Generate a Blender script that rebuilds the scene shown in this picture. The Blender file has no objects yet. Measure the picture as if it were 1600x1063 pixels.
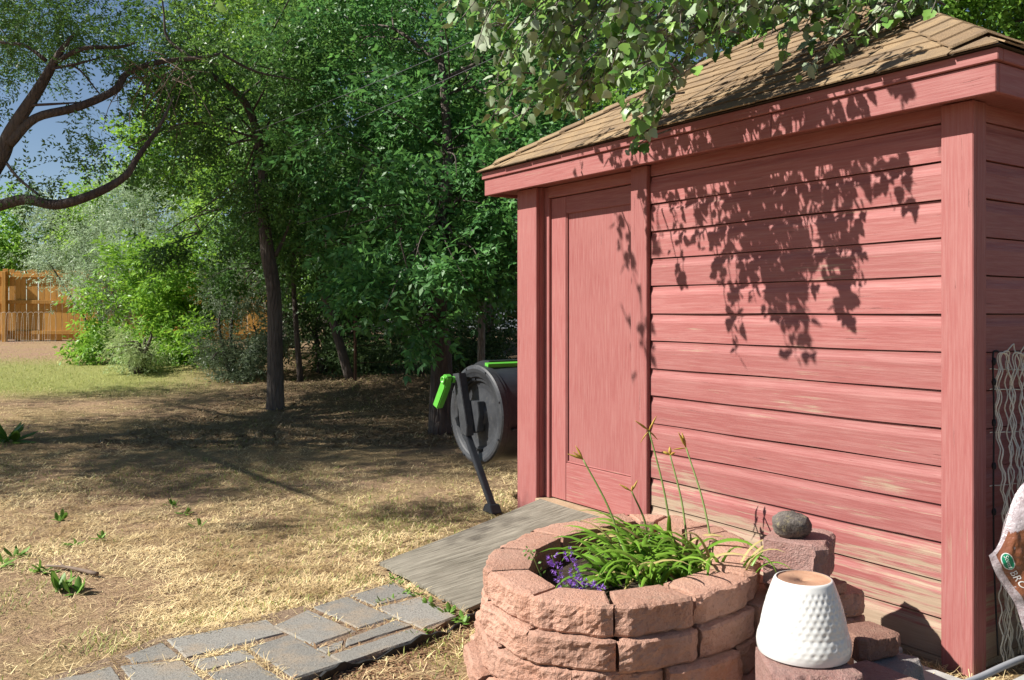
import bpy, bmesh, math, random
import numpy as np
from mathutils import Vector, Matrix, noise

random.seed(7)
RNG = np.random.default_rng(11)
R_ = math.radians
scene = bpy.context.scene
COL = scene.collection

# ------------------------------------------------------------------ camera
F = 1380.0            # focal length in pixels of the 1600 px wide photograph
HZ = 489.0            # horizon row
CAMZ = 1.4
cam = bpy.data.cameras.new("camera")
cam.lens = 36.0 * F / 1600.0
cam.sensor_width = 36.0
cam.shift_y = -(531.5 - HZ) / 1600.0
cam.clip_start = 0.05
cam.clip_end = 600.0
camo = bpy.data.objects.new("camera", cam)
camo.location = (0, 0, CAMZ)
camo.rotation_euler = (R_(90), 0, 0)
COL.objects.link(camo)
scene.camera = camo

# ------------------------------------------------------------------ light
SUN_AZ = (0.985, 0.1755)      # horizontal direction the light travels
SUN_EL = R_(41)
world = bpy.data.worlds.new("World")
scene.world = world
world.use_nodes = True
wn = world.node_tree
sky = wn.nodes.new("ShaderNodeTexSky")
sky.sky_type = 'NISHITA'
sky.sun_disc = False
sky.sun_elevation = SUN_EL
sky.sun_rotation = math.atan2(-SUN_AZ[0], -SUN_AZ[1])
sky.altitude = 1600
sky.air_density = 1.0
sky.dust_density = 0.8
sky.ozone_density = 1.0
bg = wn.nodes["Background"]
bg.inputs[1].default_value = 0.050
wn.links.new(sky.outputs[0], bg.inputs[0])
sun = bpy.data.lights.new("sun", 'SUN')
sun.energy = 5.0
sun.angle = R_(0.53)
sun.color = (1.0, 0.955, 0.885)
suno = bpy.data.objects.new("sun", sun)
_d = Vector((SUN_AZ[0] * math.cos(SUN_EL), SUN_AZ[1] * math.cos(SUN_EL), -math.sin(SUN_EL)))
suno.rotation_euler = _d.to_track_quat('-Z', 'Y').to_euler()
suno.location = (-8, -2, 12)
COL.objects.link(suno)
scene.view_settings.view_transform = 'Standard'
scene.view_settings.look = 'None'
scene.view_settings.exposure = 1.0
scene.view_settings.gamma = 1.0
scene.render.engine = 'CYCLES'
scene.cycles.use_denoising = True
scene.cycles.max_bounces = 6
scene.cycles.diffuse_bounces = 3
scene.cycles.glossy_bounces = 2
scene.cycles.transmission_bounces = 4
scene.cycles.transparent_max_bounces = 6
scene.cycles.sample_clamp_indirect = 6.0

# ------------------------------------------------------------------ helpers
def W(px, py, Y):
    """point at depth Y on the line of sight of a photo pixel"""
    return Vector(((px - 800) / F * Y, Y, CAMZ - (py - HZ) / F * Y))

def WZ(px, py, z):
    Y = (CAMZ - z) * F / (py - HZ)
    return Vector(((px - 800) / F * Y, Y, z))

def tag(o, label=None, cat=None, group=None, kind=None):
    if label: o["label"] = label
    if cat: o["category"] = cat
    if group: o["group"] = group
    if kind: o["kind"] = kind
    return o

def empty(name, loc=(0, 0, 0), rz=0.0):
    o = bpy.data.objects.new(name, None)
    o.location = loc
    o.rotation_euler = (0, 0, rz)
    o.empty_display_size = 0.1
    COL.objects.link(o)
    return o

def link_mesh(name, me, mat=None, parent=None, smooth=False):
    if mat is not None and not me.materials:
        for m in (mat if isinstance(mat, (list, tuple)) else [mat]):
            me.materials.append(m)
    if smooth:
        me.polygons.foreach_set("use_smooth", [True] * len(me.polygons))
    o = bpy.data.objects.new(name, me)
    COL.objects.link(o)
    if parent is not None:
        o.parent = parent
    return o

class MB:
    def __init__(s):
        s.v = []; s.f = []; s.mi = []
    def add(s, vs, fs, mi=0):
        k = len(s.v)
        s.v.extend([tuple(v) for v in vs])
        for f in fs:
            s.f.append(tuple(k + i for i in f)); s.mi.append(mi)
    def hexa(s, p, mi=0):   # 8 points: bottom 4 ccw, top 4 ccw
        s.add(p, [(3, 2, 1, 0), (4, 5, 6, 7), (0, 1, 5, 4), (1, 2, 6, 5), (2, 3, 7, 6), (3, 0, 4, 7)], mi)
    def box(s, x0, x1, y0, y1, z0, z1, mi=0):
        s.hexa([(x0, y0, z0), (x1, y0, z0), (x1, y1, z0), (x0, y1, z0),
                (x0, y0, z1), (x1, y0, z1), (x1, y1, z1), (x0, y1, z1)], mi)
    def tube(s, pts, rad, n=6, cap=True, mi=0):
        pts = [Vector(p) for p in pts]
        if not isinstance(rad, (list, tuple)):
            rad = [rad] * len(pts)
        up = None
        k = len(s.v)
        for i, p in enumerate(pts):
            a = pts[max(0, i - 1)]; b = pts[min(len(pts) - 1, i + 1)]
            t = (b - a)
            if t.length < 1e-9: t = Vector((0, 0, 1))
            t.normalize()
            if up is None:
                up = Vector((1, 0, 0)) if abs(t.x) < 0.8 else Vector((0, 1, 0))
            side = t.cross(up).normalized()
            up = side.cross(t).normalized()
            for j in range(n):
                an = 2 * math.pi * j / n
                q = p + (side * math.cos(an) + up * math.sin(an)) * rad[i]
                s.v.append(tuple(q))
        for i in range(len(pts) - 1):
            for j in range(n):
                a = k + i * n + j; b = k + i * n + (j + 1) % n
                s.f.append((b, a, a + n, b + n)); s.mi.append(mi)
        if cap:
            s.f.append(tuple(k + j for j in range(n))); s.mi.append(mi)
            e = k + (len(pts) - 1) * n
            s.f.append(tuple(e + n - 1 - j for j in range(n))); s.mi.append(mi)
    def lathe(s, prof, n=32, axis_m=None, mi=0):
        k = len(s.v)
        for (r, z) in prof:
            for j in range(n):
                a = 2 * math.pi * j / n
                p = Vector((r * math.cos(a), r * math.sin(a), z))
                if axis_m is not None: p = axis_m @ p
                s.v.append(tuple(p))
        for i in range(len(prof) - 1):
            for j in range(n):
                a = k + i * n + j; b = k + i * n + (j + 1) % n
                s.f.append((a, b, b + n, a + n)); s.mi.append(mi)
    def build(s, name, mat=None, parent=None, smooth=False, bevel=0.0, seg=1, loc=None):
        me = bpy.data.meshes.new(name)
        me.from_pydata(s.v, [], s.f)
        if bevel > 0:
            bm = bmesh.new(); bm.from_mesh(me)
            bmesh.ops.bevel(bm, geom=[e for e in bm.edges], offset=bevel, segments=seg, affect='EDGES', profile=0.6, clamp_overlap=True)
            bm.to_mesh(me); bm.free()
        if mat is not None:
            for m in (mat if isinstance(mat, (list, tuple)) else [mat]):
                me.materials.append(m)
        if isinstance(mat, (list, tuple)) and bevel == 0:
            me.polygons.foreach_set("material_index", s.mi)
        me.update()
        o = link_mesh(name, me, None, parent, smooth)
        if loc is not None: o.location = loc
        return o

def np_mesh(name, V, Q, mat, parent=None, col=None, smooth=False):
    """fast mesh from numpy: V (n,3), Q (m,4) quads, col (n,3) point colours"""
    me = bpy.data.meshes.new(name)
    n, m, k = len(V), len(Q), Q.shape[1]
    me.vertices.add(n)
    me.vertices.foreach_set("co", np.ascontiguousarray(V, dtype=np.float32).ravel())
    me.loops.add(m * k)
    me.loops.foreach_set("vertex_index", np.ascontiguousarray(Q, dtype=np.int32).ravel())
    me.polygons.add(m)
    me.polygons.foreach_set("loop_start", np.arange(0, m * k, k, dtype=np.int32))
    me.update(calc_edges=True)
    if smooth:
        me.polygons.foreach_set("use_smooth", np.ones(m, dtype=bool))
    if col is not None:
        a = me.color_attributes.new("Col", 'FLOAT_COLOR', 'POINT')
        c = np.ones((n, 4), dtype=np.float32); c[:, :3] = col
        a.data.foreach_set("color", c.ravel())
    return link_mesh(name, me, mat, parent)

def catmull(pts, per=5):
    P = [Vector(p) for p in pts]
    if len(P) < 3: return P
    P = [P[0] * 2 - P[1]] + P + [P[-1] * 2 - P[-2]]
    out = []
    for i in range(1, len(P) - 2):
        for k in range(per):
            t = k / per
            a, b, c, d = P[i - 1], P[i], P[i + 1], P[i + 2]
            out.append(0.5 * ((2 * b) + (c - a) * t + (2 * a - 5 * b + 4 * c - d) * t * t + (3 * b - a - 3 * c + d) * t ** 3))
    out.append(P[-2])
    return out

def lerp_list(vals, n):
    xs = np.linspace(0, 1, len(vals))
    return list(np.interp(np.linspace(0, 1, n), xs, vals))

# ------------------------------------------------------------------ materials
class NT:
    def __init__(s, name):
        s.m = bpy.data.materials.new(name)
        s.m.use_nodes = True
        s.t = s.m.node_tree
        s.b = s.t.nodes["Principled BSDF"]
        s.out = s.t.nodes["Material Output"]
        s.b.inputs["Roughness"].default_value = 0.8
        s.b.inputs["Specular IOR Level"].default_value = 0.3
    def n(s, typ, **kw):
        nd = s.t.nodes.new(typ)
        for k, v in kw.items():
            if k.startswith("i_"):
                key = k[2:]
                key = int(key) if key.isdigit() else key.replace("_", " ")
                s.set(nd.inputs[key], v)
            else:
                setattr(nd, k, v)
        return nd
    def set(s, sock, v):
        if hasattr(v, "is_output") or isinstance(v, bpy.types.NodeSocket):
            s.t.links.new(v, sock)
        else:
            if isinstance(v, (tuple, list)) and len(v) == 3 and sock.type == 'RGBA':
                v = (*v, 1)
            sock.default_value = v
    def coord(s, kind="Object", scale=(1, 1, 1), loc=(0, 0, 0)):
        tc = s.n("ShaderNodeTexCoord")
        mp = s.n("ShaderNodeMapping")
        s.t.links.new(tc.outputs[kind], mp.inputs[0])
        mp.inputs["Scale"].default_value = scale
        mp.inputs["Location"].default_value = loc
        return mp.outputs[0]
    def geo_pos(s, scale=(1, 1, 1)):
        g = s.n("ShaderNodeNewGeometry")
        mp = s.n("ShaderNodeMapping")
        s.t.links.new(g.outputs["Position"], mp.inputs[0])
        mp.inputs["Scale"].default_value = scale
        return mp.outputs[0]
    def noise(s, vec, scale, detail=4, rough=0.55, dist=0.0):
        nd = s.n("ShaderNodeTexNoise")
        s.t.links.new(vec, nd.inputs["Vector"])
        nd.inputs["Scale"].default_value = scale
        nd.inputs["Detail"].default_value = detail
        nd.inputs["Roughness"].default_value = rough
        nd.inputs["Distortion"].default_value = dist
        return nd.outputs["Fac"]
    def voro(s, vec, scale, feature='F1', out="Distance"):
        nd = s.n("ShaderNodeTexVoronoi", feature=feature)
        s.t.links.new(vec, nd.inputs["Vector"])
        nd.inputs["Scale"].default_value = scale
        return nd.outputs[out]
    def ramp(s, fac, stops):
        nd = s.n("ShaderNodeValToRGB")
        s.set(nd.inputs[0], fac)
        els = nd.color_ramp.elements
        while len(els) < len(stops): els.new(0.5)
        for e, (p, c) in zip(els, stops):
            e.position = p
            if not isinstance(c, (tuple, list)): c = (c, c, c)
            e.color = (*c[:3], 1)
        return nd.outputs[0]
    def mix(s, fac, a, b, mode='MIX'):
        nd = s.n("ShaderNodeMix", data_type='RGBA', blend_type=mode)
        s.set(nd.inputs[0], fac); s.set(nd.inputs[6], a); s.set(nd.inputs[7], b)
        return nd.outputs[2]
    def math(s, op, a, b=0.0, clamp=False):
        nd = s.n("ShaderNodeMath", operation=op, use_clamp=clamp)
        s.set(nd.inputs[0], a); s.set(nd.inputs[1], b)
        return nd.outputs[0]
    def sep(s, vec):
        nd = s.n("ShaderNodeSeparateXYZ"); s.t.links.new(vec, nd.inputs[0]); return nd.outputs
    def bump(s, h, strength=0.3, dist=0.01):
        nd = s.n("ShaderNodeBump")
        s.set(nd.inputs["Height"], h)
        nd.inputs["Strength"].default_value = strength
        nd.inputs["Distance"].default_value = dist
        s.t.links.new(nd.outputs[0], s.b.inputs["Normal"])
        return nd.outputs[0]
    def color(s, c, k=0.76):
        if k != 1: c = s.mix(1.0, c, (k, k, k), 'MULTIPLY')
        s.set(s.b.inputs["Base Color"], c)
    def rough(s, r): s.set(s.b.inputs["Roughness"], r)

def m_paint(name, axis, wear=1.0, seed=0.0):
    """faded brick-red paint over wood; grain runs along axis"""
    t = NT(name)
    g = {'x': (1.2, 30, 30), 'y': (30, 1.2, 30), 'z': (30, 30, 1.2)}[axis]
    v = t.coord("Object", g, (seed, seed * 1.7, seed * .3))
    iso = t.coord("Object", (1, 1, 1), (seed, seed, seed))
    rnd = t.n("ShaderNodeObjectInfo").outputs["Random"]
    fine = t.noise(v, 4.0, 6, 0.65)
    big = t.noise(iso, 2.2, 5, 0.6)
    c = t.mix(t.ramp(big, [(0.3, 0.0), (0.72, 1.0)]), (0.325, 0.096, 0.088), (0.375, 0.130, 0.119))
    c = t.mix(t.ramp(fine, [(0.42, 0.0), (0.72, 0.8)]), c, (0.44, 0.205, 0.185))
    tone = t.n("ShaderNodeHueSaturation", i_Color=c)
    t.set(tone.inputs["Value"], t.math('ADD', t.math('MULTIPLY', rnd, 0.16), 0.92))
    c = tone.outputs[0]
    # weathered bare wood, more of it toward the bottom boards where rain splashes
    z = t.sep(t.coord("Object"))[2]
    low = t.ramp(t.math('MULTIPLY', z, 0.5), [(0.0, 0.40), (0.07, 0.24), (0.17, 0.175), (0.26, 0.10), (0.36, 0.06), (1.0, 0.035)])
    wsel = t.math('MULTIPLY', t.noise(v, 1.6, 8, 0.7), 1.0)
    patch = t.noise(iso, 1.3, 4, 0.6)
    wm = t.math('ADD', t.math('MULTIPLY', wsel, 0.62), t.math('MULTIPLY', patch, 0.38))
    wm = t.math('ADD', wm, t.math('MULTIPLY', low, wear))
    wmask = t.ramp(wm, [(0.625, 0.0), (0.70, 1.0)])
    wood = t.mix(t.noise(v, 9, 4, 0.6), (0.30, 0.20, 0.13), (0.52, 0.40, 0.29))
    c = t.mix(wmask, c, wood)
    crack = t.ramp(t.noise(v, 2.6, 8, 0.75, 0.3), [(0.325, 0.0), (0.365, 1.0)])
    c = t.mix(crack, t.mix(0.55, c, (0.10, 0.03, 0.025)), c)
    t.color(c)
    t.rough(0.62)
    h = t.math('ADD', t.math('MULTIPLY', fine, 0.6), t.math('MULTIPLY', crack, 0.5))
    h = t.math('SUBTRACT', h, t.math('MULTIPLY', wmask, 0.25))
    t.bump(h, 0.55, 0.004)
    return t.m

def m_simple(name, c1, c2, scale=8, rough=0.8, bump=0.2, bdist=0.005, spec=0.3, detail=5, kind="Object"):
    t = NT(name)
    v = t.coord(kind)
    nz = t.noise(v, scale, detail, 0.6)
    t.color(t.mix(t.ramp(nz, [(0.3, 0.0), (0.7, 1.0)]), c1, c2))
    t.rough(rough)
    t.b.inputs["Specular IOR Level"].default_value = spec
    if bump: t.bump(t.noise(v, scale * 5, 5, 0.65), bump, bdist)
    return t.m

def m_leaf(name, trans=0.38, rough=0.45, tint=(1, 1, 1)):
    """leaf colour comes from the per-leaf colour attribute; light passes through the blade"""
    t = NT(name)
    at = t.n("ShaderNodeAttribute", attribute_name="Col")
    c = t.mix(1.0, at.outputs["Color"], tint, 'MULTIPLY')
    t.color(c, 1)
    t.rough(rough)
    t.b.inputs["Specular IOR Level"].default_value = 0.35
    tr = t.n("ShaderNodeBsdfTranslucent")
    hs = t.n("ShaderNodeHueSaturation", i_Color=c)
    hs.inputs["Value"].default_value = 1.5
    hs.inputs["Hue"].default_value = 0.485
    t.t.links.new(hs.outputs[0], tr.inputs[0])
    mx = t.n("ShaderNodeMixShader")
    mx.inputs[0].default_value = trans
    t.t.links.new(t.b.outputs[0], mx.inputs[1])
    t.t.links.new(tr.outputs[0], mx.inputs[2])
    t.t.links.new(mx.outputs[0], t.out.inputs[0])
    return t.m

def m_leaf_plain(name, c1, c2, trans=0.3, rough=0.4, scale=6):
    t = NT(name)
    rnd = t.n("ShaderNodeObjectInfo").outputs["Random"]
    v = t.coord("Object")
    f = t.math('ADD', t.math('MULTIPLY', rnd, 0.6), t.math('MULTIPLY', t.noise(v, scale, 3), 0.4))
    c = t.mix(f, c1, c2)
    t.color(c, 1); t.rough(rough)
    tr = t.n("ShaderNodeBsdfTranslucent")
    t.t.links.new(c, tr.inputs[0])
    mx = t.n("ShaderNodeMixShader"); mx.inputs[0].default_value = trans
    t.t.links.new(t.b.outputs[0], mx.inputs[1]); t.t.links.new(tr.outputs[0], mx.inputs[2])
    t.t.links.new(mx.outputs[0], t.out.inputs[0])
    return t.m

def m_bark(name, c1, c2, sc=1.0):
    t = NT(name)
    v = t.geo_pos((14 * sc, 14 * sc, 2.6 * sc))
    w = t.voro(v, 1.6, 'DISTANCE_TO_EDGE')
    nz = t.noise(v, 2.0, 6, 0.7)
    big = t.noise(t.geo_pos(), 2.0, 3)
    f = t.math('MULTIPLY', t.ramp(w, [(0.0, 0.15), (0.35, 1.0)]), t.math('ADD', nz, 0.35))
    c = t.mix(f, tuple(x * 0.45 for x in c1), c1)
    c = t.mix(t.ramp(big, [(0.4, 0), (0.7, 0.7)]), c, c2)
    t.color(c); t.rough(0.92)
    t.bump(f, 0.9, 0.02)
    return t.m

def m_block(name, c1, c2, c3):
    """split-face concrete block: coarse aggregate, worn, dusty"""
    t = NT(name)
    v = t.geo_pos()
    rnd = t.n("ShaderNodeObjectInfo").outputs["Random"]
    big = t.noise(v, 6, 4, 0.6)
    c = t.mix(t.ramp(big, [(0.35, 0), (0.65, 1)]), c1, c2)
    sp = t.voro(v, 150, 'F1', "Color")
    c = t.mix(t.math('MULTIPLY', t.sep(sp)[0], 0.35), c, c3)
    c = t.mix(t.ramp(t.noise(v, 70, 4, .7), [(0.30, 0.55), (0.42, 0.0)]), c, (0.13, 0.06, 0.045))
    c = t.mix(t.ramp(t.noise(v, 14, 6, .7), [(0.56, 0.0), (0.70, 0.45)]), c, (0.42, 0.30, 0.22))
    tone = t.n("ShaderNodeHueSaturation", i_Color=c)
    t.set(tone.inputs["Value"], t.math('ADD', t.math('MULTIPLY', rnd, 0.30), 0.86))
    t.color(tone.outputs[0])
    t.rough(0.93)
    h = t.math('ADD', t.noise(v, 45, 6, 0.7), t.math('MULTIPLY', t.noise(v, 160, 3, 0.6), 0.5))
    t.bump(h, 0.95, 0.013)
    return t.m

PAINT_X = m_paint("red_paint_boards", 'x', 1.0)
PAINT_Y = m_paint("red_paint_side_boards", 'y', 0.7, 3.0)
PAINT_Z = m_paint("red_paint_upright", 'z', 0.22, 5.0)
PAINT_R = m_paint("red_paint_rails", 'x', 0.1, 15.0)
PAINT_F = m_paint("red_paint_fascia", 'x', 0.0, 8.0)
DARK_GAP = m_simple("shed_framing", (0.09, 0.04, 0.03), (0.14, 0.07, 0.05), 6)
RAW_WOOD = None

def m_wood(name, axis, c1, c2, dark, stripe=1.0, crackw=0.03):
    t = NT(name)
    s = {'x': (0.8, 26, 26), 'y': (30, 0.7, 8), 'z': (26, 26, 1.0)}[axis]
    v = t.coord("Object", s)
    iso = t.coord("Object")
    rnd = t.n("ShaderNodeObjectInfo").outputs["Random"]
    a = t.noise(v, 1.8, 7, 0.68, 0.25)
    b = t.noise(v, 6.0, 5, 0.6)
    c = t.mix(t.ramp(a, [(0.32, 0), (0.68, 1)]), c1, c2)
    c = t.mix(t.ramp(b, [(0.40, 0.55), (0.55, 0.0)]), c, dark)
    ck = t.ramp(t.noise(v, 2.3, 9, 0.72, 0.6), [(0.36 - crackw, 1.0), (0.36 + crackw, 0.0)])
    c = t.mix(t.math('MULTIPLY', ck, 0.85), c, tuple(x * 0.25 for x in dark))
    c = t.mix(t.ramp(t.noise(iso, 2.5, 4), [(0.45, 0.0), (0.75, 0.4)]), c, dark)
    tone = t.n("ShaderNodeHueSaturation", i_Color=c)
    t.set(tone.inputs["Value"], t.math('ADD', t.math('MULTIPLY', rnd, 0.25), 0.87))
    t.color(tone.outputs[0]); t.rough(0.88)
    t.bump(t.math('SUBTRACT', t.math('ADD', a, t.math('MULTIPLY', b, 0.5)), t.math('MULTIPLY', ck, 0.9)), 0.7, 0.006)
    return t.m

PLY = m_wood("weathered_plywood", 'y', (0.19, 0.17, 0.13), (0.39, 0.36, 0.29), (0.08, 0.07, 0.05), 1.0, 0.06)
BAREWOOD = m_wood("bare_wood_sill", 'x', (0.40, 0.28, 0.17), (0.55, 0.42, 0.28), (0.22, 0.14, 0.08))
CEDAR = m_wood("cedar_fence", 'z', (0.62, 0.31, 0.065), (0.76, 0.42, 0.11), (0.42, 0.19, 0.045), 1.0, 0.01)
TWIGWOOD = m_simple("dry_twig", (0.16, 0.11, 0.08), (0.27, 0.2, 0.15), 20)

# ------------------------------------------------------------------ ground
def sstep(a, b, x):
    t = np.clip((x - a) / (b - a), 0, 1)
    return t * t * (3 - 2 * t)

def gz(X, Y):
    X = np.asarray(X, dtype=float); Y = np.asarray(Y, dtype=float)
    r = 0.044 * np.clip(Y - 6.0, 0, 18) + 0.01 * np.clip(Y - 24, 0, 100)
    berm = 0.30 * np.exp(-((X + 4.6) / 1.9) ** 2 - ((Y - 15.6) / 1.0) ** 2)
    berm2 = 0.18 * np.exp(-((X + 1.4) / 1.8) ** 2 - ((Y - 12.6) / 1.2) ** 2)
    return r + berm + berm2

def gzf(x, y): return float(gz(x, y))

def smooth_noise(X, Y, sc, seed):
    """cheap value noise, numpy"""
    r = np.random.default_rng(seed)
    T = r.random((256, 256))
    x = X * sc + 1000.0; y = Y * sc + 1000.0
    xi = np.floor(x).astype(int); yi = np.floor(y).astype(int)
    fx = x - xi; fy = y - yi
    fx = fx * fx * (3 - 2 * fx); fy = fy * fy * (3 - 2 * fy)
    a = T[xi % 256, yi % 256]; b = T[(xi + 1) % 256, yi % 256]
    c = T[xi % 256, (yi + 1) % 256]; d = T[(xi + 1) % 256, (yi + 1) % 256]
    return (a * (1 - fx) + b * fx) * (1 - fy) + (c * (1 - fx) + d * fx) * fy

def make_ground():
    xs = np.concatenate([-np.geomspace(200, 9, 26), np.linspace(-8.6, 5, 230), np.geomspace(5.4, 200, 26)])
    ys = np.concatenate([np.linspace(-40, 2.2, 14), np.linspace(2.4, 9, 190), np.linspace(9.08, 26, 150), np.geomspace(27, 260, 22)])
    X, Y = np.meshgrid(xs, ys)
    Z = gz(X, Y)
    near = np.clip(1.2 - np.abs(Y - 7) / 30, 0.2, 1)
    Z = Z + near * (0.020 * (smooth_noise(X, Y, 1.7, 1) - .5) + 0.014 * (smooth_noise(X, Y, 6, 2) - .5) + 0.009 * (smooth_noise(X, Y, 19, 3) - .5)) - 0.014
    V = np.stack([X, Y, Z], -1).reshape(-1, 3)
    ny, nx = X.shape
    i = np.arange(ny - 1)[:, None] * nx + np.arange(nx - 1)[None]
    Q = np.stack([i, i + 1, i + nx + 1, i + nx], -1).reshape(-1, 4)
    t = NT("dry_lawn_soil")
    v = t.geo_pos()
    big = t.noise(v, 0.55, 5, 0.6)
    mid = t.noise(v, 3.2, 6, 0.65)
    fine = t.noise(v, 45, 5, 0.7)
    straw = t.mix(t.ramp(fine, [(0.3, 0), (0.7, 1)]), (0.20, 0.13, 0.065), (0.50, 0.375, 0.20))
    dirt = t.mix(t.ramp(t.noise(v, 22, 6, 0.7), [(0.3, 0), (0.7, 1)]), (0.26, 0.155, 0.105), (0.42, 0.275, 0.19))
    green = t.mix(fine, (0.16, 0.20, 0.045), (0.36, 0.38, 0.12))
    dmask = t.ramp(t.math('ADD', t.math('MULTIPLY', big, 0.6), t.math('MULTIPLY', mid, 0.4)), [(0.47, 0.0), (0.56, 1.0)])
    # bare soil towards the left foreground corner and a greener strip of lawn further back
    sx = t.sep(v)
    left = t.ramp(t.math('MULTIPLY', t.math('ADD', t.math('ADD', sx[0], t.math('MULTIPLY', sx[1], 0.35)), 2.2), -0.7), [(0.40, 0.0), (0.85, 0.55)])
    dmask = t.math('ADD', t.math('MULTIPLY', dmask, 0.55), t.math('MULTIPLY', left, t.ramp(mid, [(0.35, 0.2), (0.6, 1.0)])), True)
    c = t.mix(dmask, straw, dirt)
    gm = t.ramp(t.math('MULTIPLY', sx[1], 0.05), [(0.58, 0.0), (0.64, 0.85), (0.80, 0.8), (0.90, 0.0)])
    gl = t.ramp(t.math('ADD', t.math('MULTIPLY', sx[0], -0.1), t.math('MULTIPLY', mid, 0.2)), [(0.50, 0.0), (0.68, 1.0)])
    c = t.mix(t.math('MULTIPLY', gm, gl), c, green)
    # leaf litter brown under the trees on the right
    lit = t.ramp(t.math('ADD', t.math('MULTIPLY', sx[1], 0.06), t.math('MULTIPLY', sx[0], 0.09)), [(0.33, 0.0), (0.52, 0.75)])
    litter = t.mix(fine, (0.11, 0.075, 0.045), (0.24, 0.17, 0.10))
    c = t.mix(lit, c, litter)
    t.color(c, 0.9); t.rough(0.95)
    t.b.inputs["Specular IOR Level"].default_value = 0.1
    t.bump(t.math('ADD', fine, t.math('MULTIPLY', t.noise(v, 14, 5, .6), 1.0)), 0.9, 0.03)
    o = np_mesh("ground", V, Q, t.m, smooth=True)
    tag(o, "dry patchy lawn of straw, bare reddish soil and thin green grass", "ground", kind="structure")
make_ground()

# ------------------------------------------------------------------ shed
RC = Vector((1.702, 3.506, 0.0))            # inner front edge of the right corner post on the ground
SH_RZ = math.atan2(-0.828, 0.561)
AX = Vector((0.561, -0.828, 0)); AY = Vector((0.828, 0.561, 0))
def SL(x, y, z=0.0):                          # shed frame -> world
    return RC + AX * x + AY * y + Vector((0, 0, z))

shed = empty("garden_shed", RC, SH_RZ)
tag(shed, "weathered red wooden garden shed with plank siding, panelled door and brown hipped roof", "shed")

def part(name, dims, mat, parent=shed, bevel=0.003, label=None):
    b = MB(); b.box(*dims)
    o = b.build(name, mat, parent, bevel=bevel)
    if label: o["label"] = label
    return o

EXPO = 0.1525
Z0 = 1.396 - 9 * EXPO + 0.0       # lowest seam
def clapboard(axis, a0, a1, plane, z0, z1, mat, rnd):
    """drop siding: flat face, coved top. axis 'x': front wall (faces -y). 'y': side wall (faces +x)"""
    prof = [(0.0, 0.0), (0.0, 0.100), (0.0025, 0.112), (0.007, 0.124), (0.0095, 0.136), (0.0095, EXPO - 0.0050), (0.030, EXPO - 0.0050), (0.030, 0.0)]
    b = MB(); n = len(prof)
    N = 14
    vs = []
    for i in range(N + 1):
        a = a0 + (a1 - a0) * i / N
        wob = 0.0011 * math.sin(a * 3.1 + rnd * 9) + 0.0009 * math.sin(a * 7.3 + rnd * 17)
        for (d, z) in prof:
            zz = min(z0 + z, z1) + (wob if z in (0.0,) else 0)
            dd = d + 0.0012 * math.sin(a * 4.7 + rnd * 23)
            vs.append((a, plane + dd, zz) if axis == 'x' else (plane - dd, a, zz))
    fs = []
    for i in range(N):
        for j in range(n):
            k = (j + 1) % n
            f = (i * n + j, (i + 1) * n + j, (i + 1) * n + k, i * n + k)
            fs.append(f if axis == 'x' else f[::1])
    fs.append(tuple(range(n))[::-1]); fs.append(tuple(N * n + j for j in range(n)))
    b.add(vs, fs)
    o = b.build("siding_board", mat, shed)
    me = o.data
    bm = bmesh.new(); bm.from_mesh(me); bmesh.ops.recalc_face_normals(bm, faces=bm.faces); bm.to_mesh(me); bm.free()
    return o

# front wall: fourteen boards; the lowest worn to bare wood
for k in range(19):
    z0 = Z0 + k * EXPO
    if k == 0: z0 = Z0
    z1 = min(z0 + EXPO, 2.225)
    if z1 - z0 < 0.03: continue
    o = clapboard('x', -1.699, -0.002, 0.028 + 0.0008 * (k % 3), z0 + 0.001, z1, PAINT_X, random.random())
# side wall boards
for k in range(15):
    z0 = Z0 + k * EXPO; z1 = min(z0 + EXPO, 2.225)
    if z1 - z0 < 0.03: continue
    clapboard('y', 0.104, 3.03, 0.104 - 0.0006 * (k % 3), z0 + 0.001, z1, PAINT_Y, random.random())
# sheathing box behind the boards (left side and back included)
b = MB()
b.box(-1.70, 0.06, 0.062, 0.09, 0.02, 2.22)
b.box(0.062, 0.072, 0.062, 3.03, 0.02, 2.22)
b.box(-2.95, 0.06, 3.0, 3.03, 0.02, 2.22)
b.box(-2.95, -2.91, 0.062, 2.998, 0.02, 2.22)
b.build("wall_sheathing", DARK_GAP, shed)
part("floor_sill", (-1.70, -0.004, 0.030, 0.060, -0.04, Z0 - 0.004), BAREWOOD, label="bare pale wooden sill under the lowest siding board")
part("floor_sill", (0.064, 0.098, 0.104, 3.02, -0.04, Z0 - 0.004), BAREWOOD)
part("left_wall", (-2.965, -2.952, 0.03, 3.0, 0.0, 2.22), PAINT_Y)
# corner posts
part("corner_post", (0.0, 0.130, 0.0, 0.027, -0.01, 2.222), PAINT_Z, bevel=0.004)
part("corner_post", (0.104, 0.127, 0.031, 0.102, -0.02, 2.222), PAINT_Z, bevel=0.003)
part("corner_post", (-2.972, -2.752, 0.0, 0.030, -0.01, 2.222), PAINT_Z, bevel=0.004)
part("door_jamb", (-2.790, -2.7535, 0.032, 0.100, 0.0, 2.222), PAINT_Z, bevel=0.002)
part("door_stop", (-2.752, -2.700, 0.066, 0.100, 0.19, 2.222), PAINT_Z, bevel=0.003)
part("door_casing", (-1.835, -1.702, 0.002, 0.034, 0.05, 2.222), PAINT_Z, bevel=0.004)
part("door_jamb", (-1.790, -1.752, 0.036, 0.115, 0.05, 2.222), PAINT_Z, bevel=0.002)
part("door_header", (-2.700, -1.836, 0.060, 0.092, 2.150, 2.222), PAINT_X, bevel=0.003)
part("threshold", (-2.750, -1.800, -0.012, 0.115, 0.150, 0.188), BAREWOOD, bevel=0.004)
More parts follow.
